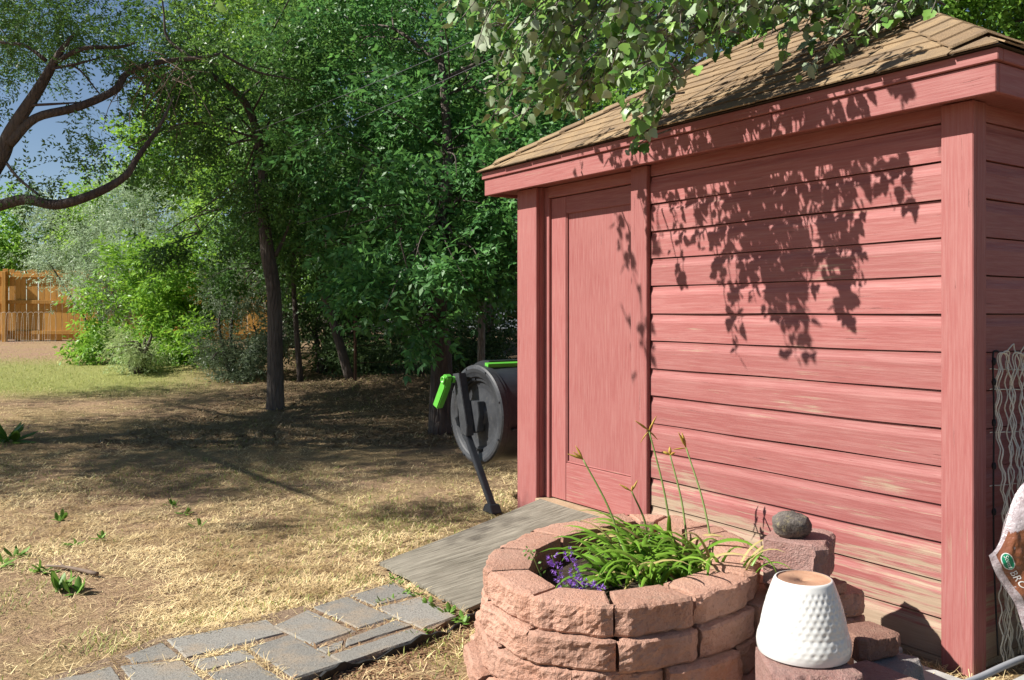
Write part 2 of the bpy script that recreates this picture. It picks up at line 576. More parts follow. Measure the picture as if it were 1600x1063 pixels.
part("floor_edge", (-2.750, -1.800, 0.036, 0.10, -0.01, 0.148), DARK_GAP)
# door
door = part("door", (-2.698, -1.792, 0.100, 0.112, 0.194, 2.146), PAINT_Z, bevel=0.0)
def dpart(name, d, m=PAINT_Z): return part(name, d, m, door, 0.003)
dpart("stile", (-2.698, -2.545, 0.084, 0.0985, 0.196, 2.146))
dpart("stile", (-1.905, -1.793, 0.084, 0.0985, 0.196, 2.146))
dpart("rail", (-2.5435, -1.9065, 0.085, 0.0985, 2.035, 2.146), PAINT_R)
dpart("rail", (-2.5435, -1.9065, 0.085, 0.0985, 0.196, 0.44), PAINT_R)
dpart("panel_molding", (-2.5435, -2.534, 0.088, 0.0985, 0.442, 2.033))
dpart("panel_molding", (-2.533, -1.9065, 0.088, 0.0985, 0.442, 0.452), PAINT_R)
# eaves
EX0, EX1, EY0 = -3.195, 0.278, -0.12
EY1 = EY0 + (EX1 - EX0)
FZ0, FZ1 = 2.204, 2.362
def board_f(name, x0, x1, y0, y1, z0, z1, mat, bev=0.003): return part(name, (x0, x1, y0, y1, z0, z1), mat, shed, bev)
PAINT_FY = m_paint("red_paint_side_fascia", 'y', 0.0, 12.0)
xs_ = [EX0, -0.74, EX1]
for i in range(2):
    board_f("fascia_board", xs_[i] + 0.001, xs_[i + 1] - 0.001, EY0, EY0 + 0.024, FZ0, FZ1 - 0.048, PAINT_F)
board_f("drip_trim", EX0 - 0.014, EX1 + 0.014, EY0 - 0.014, EY0 + 0.024, FZ1 - 0.046, FZ1, PAINT_F)
board_f("fascia_board", EX1 - 0.024, EX1, EY0 + 0.026, EY1, FZ0, FZ1 - 0.048, PAINT_FY)
board_f("drip_trim", EX1 - 0.024, EX1 + 0.014, EY0 + 0.026, EY1, FZ1 - 0.046, FZ1, PAINT_FY)
board_f("fascia_board", EX0, EX0 + 0.024, EY0 + 0.026, EY1, FZ0, FZ1 - 0.048, PAINT_FY)
board_f("drip_trim", EX0 - 0.014, EX0 + 0.024, EY0 + 0.026, EY1, FZ1 - 0.046, FZ1, PAINT_FY)
board_f("fascia_board", EX0 + 0.026, EX1 - 0.026, EY1 - 0.024, EY1, FZ0, FZ1, PAINT_F)
board_f("soffit", EX0 + 0.026, EX1 - 0.026, EY0 + 0.026, EY1 - 0.026, 2.226, 2.238, PAINT_X, 0.0)

# roof: square hipped roof, shingles laid one by one
APEX = Vector(((EX0 + EX1) / 2, (EY0 + EY1) / 2, 3.455))
SHZ = FZ1 + 0.004
ov = 0.03
c0 = [Vector((EX0 - ov, EY0 - ov, SHZ)), Vector((EX1 + ov, EY0 - ov, SHZ)), Vector((EX1 + ov, EY1 + ov, SHZ)), Vector((EX0 - ov, EY1 + ov, SHZ))]
t = NT("asphalt_shingle")
v = t.geo_pos()
rnd = t.n("ShaderNodeObjectInfo").outputs["Random"]
c = t.mix(rnd, (0.22, 0.14, 0.08), (0.43, 0.295, 0.16))
gr = t.voro(v, 420, 'F1', "Color")
c = t.mix(t.math('MULTIPLY', t.sep(gr)[0], 0.5), c, (0.52, 0.38, 0.22))
c = t.mix(t.ramp(t.noise(v, 300, 2, .6), [(0.40, 0.55), (0.52, 0.0)]), c, (0.10, 0.065, 0.04))
c = t.mix(t.ramp(t.noise(v, 5, 5, .7), [(0.45, 0), (0.68, 0.65)]), c, (0.15, 0.11, 0.08))
t.color(c); t.rough(0.95); t.bump(t.noise(v, 350, 3, .7), 0.5, 0.004)
SHINGLE = t.m
roof = MB()
roof.add([c0[0], c0[1], c0[2], c0[3], APEX], [(0, 1, 4), (1, 2, 4), (2, 3, 4), (3, 0, 4), (3, 2, 1, 0)])
roof = roof.build("roof", m_simple("roof_felt", (0.05, 0.04, 0.03), (0.09, 0.07, 0.05), 12), shed)
def slope(cA, cB, step=0.132, tab=0.305, count=[0]):
    e = (cB - cA); L = e.length; e.normalize()
    mid = (cA + cB) / 2
    up = (APEX - mid); H = up.length; up.normalize()
    nrm = e.cross(up).normalized()
    nc = int(H / step) + 1
    for k in range(nc):
        s0 = k * step - (0.012 if k == 0 else 0); s1 = min((k + 1) * step + 0.03, H)
        if s1 - s0 < 0.02: break
        def rng(s): 
            f = s / H
            return L / 2 * (1 - f)
        off = (k % 3) * tab / 3 + random.uniform(-.02, .02)
        x = -L / 2 - off
        while x < L / 2:
            a0_, a1_ = x + 0.003, x + tab - 0.003
            x += tab
            lo, hi = rng(max(s0, 0)), rng(s1)
            p = [max(a0_, -lo), min(a1_, lo), min(a1_, hi), max(a0_, -hi)]
            if p[1] - p[0] < 0.012: continue
            if p[2] < p[3]: p[2] = p[3] = max(-hi, min(hi, (p[2] + p[3]) / 2))
            jit = random.uniform(-0.006, 0.006)
            lift0 = 0.013 + random.uniform(0, 0.004); lift1 = 0.003
            th = 0.006
            def pt(aa, ss, h): return mid + e * aa + up * ss + nrm * h
            ss0 = s0 + jit
            vs = [pt(p[0], ss0, lift0 - th), pt(p[1], ss0, lift0 - th), pt(p[2], s1, lift1 - th + .004), pt(p[3], s1, lift1 - th + .004),
                  pt(p[0], ss0, lift0), pt(p[1], ss0, lift0), pt(p[2], s1, lift1 + .004), pt(p[3], s1, lift1 + .004)]
            m = MB(); m.hexa(vs); m.build("shingle", SHINGLE, roof)
slope(c0[0], c0[1])
slope(c0[1], c0[2], 0.20, 0.61)
slope(c0[3], c0[0], 0.20, 0.61)
def hipcap(cA, step=0.16):
    d = (APEX - cA); L = d.length; d.normalize()
    side = Vector((-d.y, d.x, 0)).normalized()
    n = int(L / step)
    for k in range(n):
        p0 = cA + d * max(k * step - 0.01, 0.135); p1 = cA + d * min((k + 1) * step + 0.03, L)
        up = Vector((0, 0, 1))
        m = MB(); vs = []
        for (p, h) in ((p0, 0.032), (p1, 0.022)):
            for sgn, dz in ((-1, -0.052), (0, 0.0), (1, -0.052)):
                for th in (0, -0.007):
                    vs.append(p + side * sgn * 0.125 + up * (h + dz + th))
        m.add(vs, [(0, 2, 8, 6), (2, 4, 10, 8), (1, 7, 9, 3), (3, 9, 11, 5), (0, 1, 3, 2), (2, 3, 5, 4), (6, 8, 9, 7), (8, 10, 11, 9), (0, 6, 7, 1), (4, 5, 11, 10)])
        m.build("hip_shingle", SHINGLE, roof)
for cc in c0[:2] + [c0[3]]: hipcap(cc)

# ------------------------------------------------------------------ ramp
rb = empty("plywood_ramp", SL(-2.20, -0.65), SH_RZ)
tag(rb, "grey weathered plywood ramp leading down from the shed door to the path", "ramp")
m = MB()
NX, NY = 16, 10
x0, x1, y0, y1 = -0.475, 0.445, -0.60, 0.628
for s_, off in ((1, 0.0), (-1, -0.019)):
    vs = []
    for j in range(NY + 1):
        for i in range(NX + 1):
            u = i / NX; w = j / NY
            x = x0 + (x1 - x0) * u + 0.185 * (1 - w); y = y0 + (y1 - y0) * w
            edge = 0.006 * math.sin(u * 23) * (1 if j == 0 else 0) + 0.004 * math.sin(u * 57) * (1 if j == 0 else 0)
            z = 0.026 + 0.172 * w - 0.012 * math.sin(math.pi * w) + 0.004 * math.sin(u * 5 + w * 3)
            vs.append((x, y + edge, z + off))
    fs = []
    for j in range(NY):
        for i in range(NX):
            a = j * (NX + 1) + i
            f = (a, a + 1, a + NX + 2, a + NX + 1)
            fs.append(f if s_ == 1 else f[::-1])
    m.add(vs, fs)
K = (NX + 1) * (NY + 1)
def rim(idx):
    for a, b_ in zip(idx[:-1], idx[1:]): m.f.append((b_, a, a + K, b_ + K)); m.mi.append(0)
rim([i for i in range(NX + 1)]); rim([j * (NX + 1) + NX for j in range(NY + 1)])
rim([NY * (NX + 1) + NX - i for i in range(NX + 1)]); rim([(NY - j) * (NX + 1) for j in range(NY + 1)])
m.build("plywood_sheet", PLY, rb)
for xx in (-0.35, 0.0, 0.33):
    m = MB()
    m.hexa([(xx - .02, -0.55, -0.01), (xx + .02, -0.55, -0.01), (xx + .02, 0.60, -0.01), (xx - .02, 0.60, -0.01),
            (xx - .02, -0.55, 0.004), (xx + .02, -0.55, 0.004), (xx + .02, 0.60, 0.164), (xx - .02, 0.60, 0.164)])
    m.build("bearer", PLY, rb)

# ------------------------------------------------------------------ paver path
quads = [
 [(260, 999), (418, 968), (445, 989), (290, 1028)],
 [(193, 1024), (255, 1002), (285, 1026), (206, 1036)],
 [(188, 1040), (285, 1030), (345, 1085), (228, 1092)],
 [(62, 1066), (174, 1040), (218, 1090), (85, 1112)],
 [(294, 1032), (384, 1013), (402, 1028), (318, 1047)],
 [(322, 1050), (396, 1031), (452, 1065), (382, 1092)],
 [(387, 1011), (454, 991), (535, 1036), (460, 1060)],
 [(426, 978), (481, 953), (557, 985), (490, 1008)],
 [(488, 948), (542, 932), (617, 965), (561, 982)],
 [(546, 930), (614, 909), (652, 929), (586, 946)],
 [(588, 949), (656, 932), (714, 963), (662, 982), (622, 966)],
 [(493, 1013), (538, 999), (534, 1012), (510, 1021)],
 [(541, 998), (620, 969), (646, 977), (538, 1011)],
 [(514, 1024), (648, 980), (672, 991), (536, 1037)],
 [(350, 1086), (452, 1068), (520, 1108), (400, 1130)],
]
t = NT("concrete_paver")
v = t.geo_pos(); rnd = t.n("ShaderNodeObjectInfo").outputs["Random"]
c = t.mix(rnd, (0.235, 0.225, 0.20), (0.33, 0.315, 0.28))
c = t.mix(t.ramp(t.noise(v, 5, 5, .65), [(0.48, 0), (0.66, 0.75)]), c, (0.38, 0.30, 0.21))
sp = t.sep(t.voro(v, 190, 'F1', "Color"))[0]
c = t.mix(t.ramp(sp, [(0.0, 0.6), (0.28, 0.0)]), c, (0.10, 0.095, 0.085))
c = t.mix(t.ramp(t.noise(v, 260, 2, .6), [(0.55, 0), (0.68, 0.5)]), c, (0.50, 0.48, 0.43))
t.color(c); t.rough(0.93); t.bump(t.math('ADD', t.noise(v, 120, 5, .7), t.math('MULTIPLY', sp, 0.4)), 0.6, 0.006)
PAVER = t.m
bed = [WZ(px, py, 0.0) for px, py in [(56, 1072), (186, 1028), (256, 998), (416, 966), (484, 950), (545, 929), (612, 907), (722, 962), (672, 992), (538, 1040), (455, 1070), (440, 1100), (300, 1140)]]
m = MB(); m.add([(p.x, p.y, 0.0165) for p in bed] + [(p.x, p.y, -0.05) for p in bed], [tuple(range(13))[::-1]] + [(i, (i + 1) % 13, 13 + (i + 1) % 13, 13 + i) for i in range(13)])
path = m.build("path", m_simple("sandy_joint_soil", (0.20, 0.13, 0.085), (0.36, 0.26, 0.17), 14, 0.95, 0.8, 0.02))
tag(path, "path of worn grey concrete pavers bedded in sandy soil", "path", kind="structure")
for qi, q in enumerate(quads):
    pts = [WZ(px, py, 0.022) for px, py in q]
    cen = sum(pts, Vector()) / len(pts)
    pts = [cen + (p - cen) * 0.992 for p in pts]
    # orientation ccw seen from above
    ar = sum(pts[i].x * pts[(i + 1) % len(pts)].y - pts[(i + 1) % len(pts)].x * pts[i].y for i in range(len(pts)))
    if ar < 0: pts = pts[::-1]
    # subdivide the outline for chipped edges
    out = []
    for i in range(len(pts)):
        a, b_ = pts[i], pts[(i + 1) % len(pts)]
        n = max(2, int((b_ - a).length / 0.035))
        for k in range(n): out.append(a.lerp(b_, k / n))
    tilt = Vector((random.uniform(-.008, .008), random.uniform(-.008, .008), 0))
    dz = random.uniform(-0.002, 0.003)
    top, edge, bot = [], [], []
    for i, p in enumerate(out):
        d = (cen - p); d.z = 0; d.normalize()
        ch = 0.006 + 0.005 * abs(noise.noise(p * 23)) + (0.012 if noise.noise(p * 9 + Vector((qi, 0, 0))) > 0.45 else 0)
        z = 0.022 + dz + tilt.dot(p - cen)
        q_ = p + d * (0.004 * noise.noise(p * 31))
        top.append(q_ + d * ch + Vector((0, 0, z - p.z)))
        edge.append(q_ + Vector((0, 0, z - 0.007 - p.z)))
        bot.append(q_ + Vector((0, 0, -0.03 - p.z)))
    n = len(out)
    m = MB(); m.add(top + edge + bot, [tuple(range(n))] + [(i + n, (i + 1) % n + n, (i + 1) % n, i) for i in range(n)] + [(i + 2 * n, (i + 1) % n + 2 * n, (i + 1) % n + n, i + n) for i in range(n)])
    m.build("paver", PAVER, path)
# black plastic edging
ep = [WZ(px, py, 0.0) for px, py in [(500, 1066), (540, 1048), (590, 1031), (650, 1010), (690, 993), (722, 977), (745, 968)]]
ep = catmull(ep, 5)
m = MB(); vs = []
for i, p in enumerate(ep):
    h = 0.022 + 0.014 * math.sin(i * 0.5) + 0.006 * math.sin(i * 1.7)
    nrm = Vector((0.72, -0.69, 0))
    vs += [p + Vector((0, 0, -0.02)), p + nrm * (0.006 + .006 * math.sin(i)) + Vector((0, 0, h)), p - nrm * 0.006 + Vector((0, 0, h)), p - nrm * 0.006 + Vector((0, 0, -0.02))]
fs = []
for i in range(len(ep) - 1):
    for j in range(4):
        fs.append((i * 4 + j, (i + 1) * 4 + j, (i + 1) * 4 + (j + 1) % 4, i * 4 + (j + 1) % 4))
m.add(vs, fs)
tag(m.build("lawn_edging", m_simple("black_plastic_strip", (0.012, 0.012, 0.013), (0.03, 0.03, 0.03), 9, 0.55, 0.2)), "black plastic edging strip along the near side of the paver path", "edging")

# ------------------------------------------------------------------ stone planter
BLOCK = m_block("terracotta_block", (0.53, 0.275, 0.185), (0.60, 0.345, 0.25), (0.66, 0.44, 0.345))
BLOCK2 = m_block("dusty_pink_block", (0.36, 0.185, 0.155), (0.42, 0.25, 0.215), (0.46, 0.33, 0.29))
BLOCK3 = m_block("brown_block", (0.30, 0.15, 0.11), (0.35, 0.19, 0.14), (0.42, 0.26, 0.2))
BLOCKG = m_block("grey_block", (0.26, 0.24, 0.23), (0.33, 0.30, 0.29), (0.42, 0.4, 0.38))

def block_mesh(a, b, c, d, z0, z1, seed, rough=0.012, chamf=0.022):
    """a,b outer corners, c,d inner corners (c behind b). split outer face, flat top"""
    nx, ny, nz = 24, 5, 10
    idx = {}; vs = []; fs = []
    a, b, c, d = [Vector((p[0], p[1], 0)) for p in (a, b, c, d)]
    on = Vector(((b - a).y, -(b - a).x, 0)).normalized()
    if on.dot((a + b) - (c + d)) < 0: on = -on
    S = Vector((seed * 3.17, seed * 1.3, seed * 0.7))
    def V_(i, j, k):
        key = (i, j, k)
        if key in idx: return idx[key]
        u, v_, w = i / nx, j / ny, k / nz
        p = a.lerp(b, u).lerp(d.lerp(c, u), v_)
        z = z0 + (z1 - z0) * w
        q = Vector((p.x, p.y, z))
        e = min(u, 1 - u)
        if j == 0:   # split face
            r = rough * (noise.noise(q * 14 + S) + 0.55 * noise.noise(q * 36 + S) + 0.35 * noise.noise(q * 80 + S) + 0.22 * noise.noise(q * 170 + S))
            cut = chamf * max(0, 1 - e / 0.13) ** 1.0
            tb = 0.010 * (1 if k in (0, nz) else 0)
            q += on * (r - cut - tb)
            if k == nz: q.z -= 0.004
        else:
            q += Vector((noise.noise(q * 30 + S), noise.noise(q * 30 - S), 0)) * (0.003 if e == 0 or j == ny else 0.0)
            if k == nz and (e == 0 or j == ny): q.z -= 0.004
            elif k == nz: q.z += 0.0015 * noise.noise(q * 25 + S)
        if k == nz and j == 0: q.z += 0.006 * noise.noise(q * 20 + S)
        idx[key] = len(vs); vs.append(q); return idx[key]
    for i in range(nx):
        for k in range(nz):
            fs.append((V_(i, 0, k), V_(i + 1, 0, k), V_(i + 1, 0, k + 1), V_(i, 0, k + 1)))
            fs.append((V_(i + 1, ny, k), V_(i, ny, k), V_(i, ny, k + 1), V_(i + 1, ny, k + 1)))
        for j in range(ny):
            fs.append((V_(i, j, nz), V_(i + 1, j, nz), V_(i + 1, j + 1, nz), V_(i, j + 1, nz)))
            fs.append((V_(i, j + 1, 0), V_(i + 1, j + 1, 0), V_(i + 1, j, 0), V_(i, j, 0)))
    for j in range(ny):
        for k in range(nz):
            fs.append((V_(0, j + 1, k), V_(0, j, k), V_(0, j, k + 1), V_(0, j + 1, k + 1)))
            fs.append((V_(nx, j, k), V_(nx, j + 1, k), V_(nx, j + 1, k + 1), V_(nx, j, k + 1)))
    me = bpy.data.meshes.new("block")
    me.from_pydata([tuple(v_) for v_ in vs], [], fs)
    bm = bmesh.new(); bm.from_mesh(me); bmesh.ops.recalc_face_normals(bm, faces=bm.faces); bm.to_mesh(me); bm.free()
    return me

# outer corners of the top course, counter-clockwise from the front left
RIM = [(0.040, 3.085), (0.346, 2.987), (0.650, 3.105), (0.915, 3.345), (1.035, 3.62), (1.045, 3.90), (0.965, 4.17), (0.800, 4.40),
       (0.560, 4.44), (0.300, 4.28), (0.080, 4.06), (-0.080, 3.78), (-0.125, 3.42)]
RIM = [Vector((x, y, 0)) for x, y in RIM]
PC = Vector((0.46, 3.70, 0))
planter = empty("stone_planter", PC)
tag(planter, "oval raised planter ring of stacked terracotta-coloured split-face blocks", "planter")
def inward(P, i, n):
    a, b_, c_ = P[(i - 1) % n], P[i], P[(i + 1) % n]
    t_ = (c_ - a).normalized()
    return Vector((-t_.y, t_.x, 0))
COURSE = 0.111
def course(k, P, depth, gap=0.008):
    n = len(P)
    for i in range(n):
        a, b_ = P[i], P[(i + 1) % n]
        ia, ib = inward(P, i, n), inward(P, (i + 1) % n, n)
        e = (b_ - a).normalized()
        g = gap + random.uniform(0, 0.006)
        jz = random.uniform(-0.002, 0.002)
        ja = random.uniform(-0.014, 0.014); jb = ja + random.uniform(-0.014, 0.014)
        A = a + e * g + ia * ja; B = b_ - e * g + ib * jb
        dd = depth + random.uniform(-.01, .01)
        C = b_ + ib * dd - e * g; D = a + ia * dd + e * g
        z1 = 0.402 - k * COURSE + (jz if k == 0 else 0); z0 = 0.402 - (k + 1) * COURSE + 0.001
        me = block_mesh(A - PC, B - PC, C - PC, D - PC, z0, z1, i + 13 * k)
        link_mesh("block", me, BLOCK, planter)
course(0, RIM, 0.185)
n = len(RIM)
for k in range(1, 4):
    P = []
    for i in range(n):
        f = 0.5 if k % 2 else 0.0
        f += [0.0, -0.46, 0.06, -0.40][k]
        f = [0, 0.03, 0.56, 0.47][k]
        p = RIM[i].lerp(RIM[(i + 1) % n], f)
        o_ = -inward(RIM, i, n).lerp(inward(RIM, (i + 1) % n, n), f)
        P.append(p + o_ * (0.027 * k + (0.006 if f > .3 else 0)))
    course(k, P, 0.185)
m = MB()
ins = [RIM[i] + inward(RIM, i, n) * 0.17 - PC for i in range(n)]
vs = [Vector((0, 0, 0.31))]
fs = []
for rr, zz in ((0.5, 0.315), (1.0, 0.29)):
    for p in ins: vs.append(Vector((p.x * rr, p.y * rr, zz + 0.02 * noise.noise(Vector((p.x * rr * 9, p.y * rr * 9, rr))))))
for i in range(n):
    fs.append((0, 1 + i, 1 + (i + 1) % n)); fs.append((1 + i, 1 + n + i, 1 + n + (i + 1) % n, 1 + (i + 1) % n))
m.add(vs, fs)
SOIL = m_simple("planter_soil", (0.05, 0.032, 0.02), (0.10, 0.07, 0.045), 30, 0.97, 0.9, 0.03)
m.build("soil", SOIL, planter)

# loose blocks between planter and shed wall
def loose_block(cx, cy, z0, h, w, d, ang, mat, label, seed, chamf=0.02, rough=.012):
    e = Vector((math.cos(ang), math.sin(ang), 0)); f = Vector((-e.y, e.x, 0))
    a = -e * w / 2 - f * d / 2; b_ = e * w / 2 - f * d / 2
    c_ = e * w * 0.42 + f * d / 2; dd = -e * w * 0.42 + f * d / 2
    me = block_mesh(a, b_, c_, dd, 0, h, seed, rough, chamf)
    o = link_mesh("retaining_block", me, mat)
    o.location = (cx, cy, z0)
    tag(o, label, "block", "loose retaining blocks between planter and shed")
    return o
loose_block(1.245, 3.56, 0.0, 0.10, 0.29, 0.20, R_(10), BLOCK, "terracotta block on the ground under the pile behind the white pot", 41)
loose_block(1.245, 3.55, 0.1005, 0.10, 0.29, 0.20, R_(14), BLOCK, "terracotta block second from the ground in the pile behind the white pot", 42)
loose_block(1.235, 3.56, 0.2015, 0.10, 0.30, 0.20, R_(8), BLOCK, "terracotta block third from the ground in the pile behind the white pot", 43)
loose_block(1.155, 3.49, 0.3025, 0.045, 0.26, 0.20, R_(28), BLOCK, "thin orange clay slab beneath the dusty pink block", 44, 0.004, 0.003)
loose_block(1.140, 3.50, 0.3495, 0.172, 0.31, 0.23, R_(62), BLOCK2, "dusty pink block with the round grey rock sitting on it", 45, 0.04, 0.014)
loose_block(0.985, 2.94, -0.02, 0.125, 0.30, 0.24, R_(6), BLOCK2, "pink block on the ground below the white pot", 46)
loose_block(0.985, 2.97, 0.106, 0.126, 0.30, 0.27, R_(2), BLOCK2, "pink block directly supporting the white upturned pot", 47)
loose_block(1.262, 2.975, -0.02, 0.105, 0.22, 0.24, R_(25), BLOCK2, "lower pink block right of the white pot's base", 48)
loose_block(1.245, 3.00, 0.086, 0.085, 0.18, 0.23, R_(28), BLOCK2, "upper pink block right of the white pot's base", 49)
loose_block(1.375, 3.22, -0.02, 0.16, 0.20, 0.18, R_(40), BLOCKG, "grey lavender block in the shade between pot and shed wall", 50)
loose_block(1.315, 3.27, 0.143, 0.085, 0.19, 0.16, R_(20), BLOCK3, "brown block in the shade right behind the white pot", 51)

# grey rock
rm = MB()
n1, n2 = 40, 22
vs = []
for i in range(n2 + 1):
    th = math.pi * i / n2
    for j in range(n1):
        ph = 2 * math.pi * j / n1
        d = Vector((math.sin(th) * math.cos(ph), math.sin(th) * math.sin(ph), math.cos(th)))
        r = 1 + 0.13 * noise.noise(d * 1.6 + Vector((3, 1, 2))) + 0.05 * noise.noise(d * 5) + 0.025 * noise.noise(d * 13)
        vs.append((d.x * 0.079 * r, d.y * 0.066 * r, d.z * 0.054 * r))
fs = [(i * n1 + j, (i + 1) * n1 + j, (i + 1) * n1 + (j + 1) % n1, i * n1 + (j + 1) % n1) for i in range(n2) for j in range(n1)]
rm.add(vs, fs)
t = NT("speckled_rock"); v = t.geo_pos()
c = t.mix(t.ramp(t.noise(v, 18, 5, .7), [(0.35, 0), (0.65, 1)]), (0.10, 0.085, 0.075), (0.22, 0.19, 0.165))
c = t.mix(t.ramp(t.noise(v, 30, 5, .7), [(0.55, 0), (0.68, 0.8)]), c, (0.36, 0.30, 0.17))
c = t.mix(t.ramp(t.noise(v, 160, 3, .7), [(0.36, 0.8), (0.46, 0)]), c, (0.04, 0.035, 0.03))
t.color(c); t.rough(0.9); t.bump(t.noise(v, 90, 6, .7), 0.8, 0.008)
rock = rm.build("rock", t.m, None, True)
rock.location = (1.100, 3.47, 0.3495 + 0.172 + 0.046); rock.rotation_euler = (R_(4), R_(6), R_(20))
tag(rock, "rounded grey speckled rock sitting on top of the stacked blocks", "rock")

# white pot, upside down
pot = empty("flower_pot", (1.003, 3.04, 0.234)); pot.scale = (.95, .95, .865)
tag(pot, "white glazed dimpled pot standing upside down on pink blocks beside the planter", "pot")
n1 = 300
prof = [(0.128, 0.0), (0.148, 0.0), (0.160, 0.004)]
for i in range(1, 91):
    f = i / 90
    z = 0.004 + 0.281 * f
    r = 0.160 + 0.008 * math.sin(min(1, f * 3.0) * math.pi) * (1 - f) - 0.055 * f ** 1.9
    prof.append((r, z))
prof += [(0.1025, 0.290), (0.099, 0.2935), (0.095, 0.2940)]
vs = []
for (r, z) in prof:
    f = z / 0.29
    for j in range(n1):
        a = 2 * math.pi * j / n1
        amp = 0.0026 * float(sstep(0.05, 0.16, f)) * (1 - float(sstep(0.86, 0.95, f)))
        rw = round(z / 0.0235); dd = 0.0
        for r_ in (rw - 1, rw, rw + 1):
            u_ = a * 34 / (2 * math.pi) - 0.5 * (r_ % 2); du = (u_ - round(u_)) * 0.0277; dz_ = z - r_ * 0.0235
            dd -= amp * (1 + .5 * noise.noise(Vector((round(u_) * 3.7, r_ * 2.9, 0.5)))) * math.exp(-(du * du + dz_ * dz_) / 0.000075)
        vs.append(((r + dd) * math.cos(a), (r + dd) * math.sin(a), z))
np_ = len(prof)
fs = [(i * n1 + j, i * n1 + (j + 1) % n1, (i + 1) * n1 + (j + 1) % n1, (i + 1) * n1 + j) for i in range(np_ - 1) for j in range(n1)]
m = MB(); m.add(vs, fs)
t = NT("white_glaze"); v = t.coord("Object")
c = t.mix(t.ramp(t.noise(v, 9, 5, .7), [(0.45, 0), (0.8, 0.35)]), (0.80, 0.80, 0.77), (0.66, 0.64, 0.58))
t.color(c); t.rough(0.25); t.b.inputs["Specular IOR Level"].default_value = 0.5
m.build("glazed_wall", t.m, pot, True)
m = MB(); m.lathe([(0.0948, 0.2938), (0.094, 0.2895), (0.088, 0.2875), (0.016, 0.286), (0.015, 0.270), (0.0001, 0.270)], 60)
m.build("unglazed_base", m_simple("bare_clay", (0.42, 0.22, 0.135), (0.52, 0.31, 0.20), 14, 0.9, 0.4), pot, True)
m = MB(); m.lathe([(0.128, 0.0), (0.12, 0.02), (0.090, 0.27), (0.0, 0.275)], 48)
m.build("inner_wall", m_simple("bare_clay_inside", (0.40, 0.21, 0.13), (0.5, 0.3, 0.19), 14, 0.9, 0.3), pot, True)

# ------------------------------------------------------------------ composter
DC = SL(-3.525, 0.004); 
comp = empty("compost_tumbler", DC, SH_RZ)
comp.location.z = gzf(DC.x, DC.y) - 0.005
tag(comp, "dark grey drum compost tumbler with green crank handle beside the shed", "composter")
CZ, CR, CL = 0.645, 0.362, 0.80
t = NT("grey_plastic"); v = t.coord("Object")
c = t.mix(t.ramp(t.noise(v, 5, 5, .7), [(0.35, 0), (0.7, 1)]), (0.028, 0.030, 0.035), (0.058, 0.062, 0.069))
c = t.mix(t.ramp(t.noise(v, 40, 5, .7), [(0.55, 0), (0.75, 0.4)]), c, (0.16, 0.15, 0.13))
t.color(c); t.rough(0.48); t.b.inputs["Specular IOR Level"].default_value = 0.45; t.bump(t.noise(v, 160, 3), 0.15, 0.002)
GPL = t.m
BPL = m_simple("black_plastic", (0.018, 0.021, 0.027), (0.038, 0.043, 0.052), 8, 0.4, 0.1, spec=0.45)
LIME = m_simple("lime_plastic", (0.10, 0.46, 0.045), (0.14, 0.54, 0.065), 6, 0.38, 0.05, spec=0.45)
M_ax = Matrix.Translation((0, 0, CZ)) @ Matrix.Rotation(R_(-90), 4, 'X')    # lathe z -> +y (into the shed direction)
m = MB(); m.lathe([(CR * .965, 0.075), (CR * .975, 0.20), (CR * .985, 0.40), (CR * .975, 0.60), (CR * .965, 0.725)], 56, M_ax)
drum = m.build("drum", BPL, comp, True)
for sgn, y0_ in ((1, 0.0), (-1, CL)):
    def yy(d): return y0_ + sgn * d
    pr = [(0.0, 0.050), (0.055, 0.050), (0.062, 0.030), (0.085, 0.028), (0.095, 0.052), (0.19, 0.062), (0.235, 0.060), (0.245, 0.040), (0.268, 0.036), (0.276, 0.020), (0.300, 0.012), (0.312, 0.006), (0.335, 0.0), (0.352, 0.004), (CR, 0.014), (CR, 0.055), (CR * .985, 0.062), (CR * .985, 0.085), (CR * .955, 0.088)]
    m = MB(); m.lathe([(r, yy(d)) for r, d in pr], 96, M_ax)
    if sgn == 1: m.f = [f[::-1] for f in m.f]
    e = m.build("end_disc", GPL, comp, False)
    if sgn == 1:
        for k in range(46):
            a = R_(100 + k * 4.0)
            mm = MB()
            ca, sa = math.cos(a), math.sin(a); ta, tb = -sa, ca
            P8 = []
            for dd_ in (0.0245, 0.040):
                for (rr, w) in ((0.250, -0.0045), (0.250, 0.0045), (0.268, 0.0045), (0.268, -0.0045)):
                    P8.append((rr * ca + w * ta, dd_, CZ + rr * sa + w * tb))
            mm.hexa(P8); mm.build("tooth", GPL, e)
        for k in range(8):
            a = R_(20 + 45 * k)
            mm = MB(); mm.lathe([(0.0, -0.004), (0.007, -0.004), (0.008, 0.004)], 8, Matrix.Translation((0.343 * math.cos(a), 0, 0.343 * math.sin(a))) @ M_ax)
            mm.f = [f[::-1] for f in mm.f]
            mm.build("rivet", BPL, e)
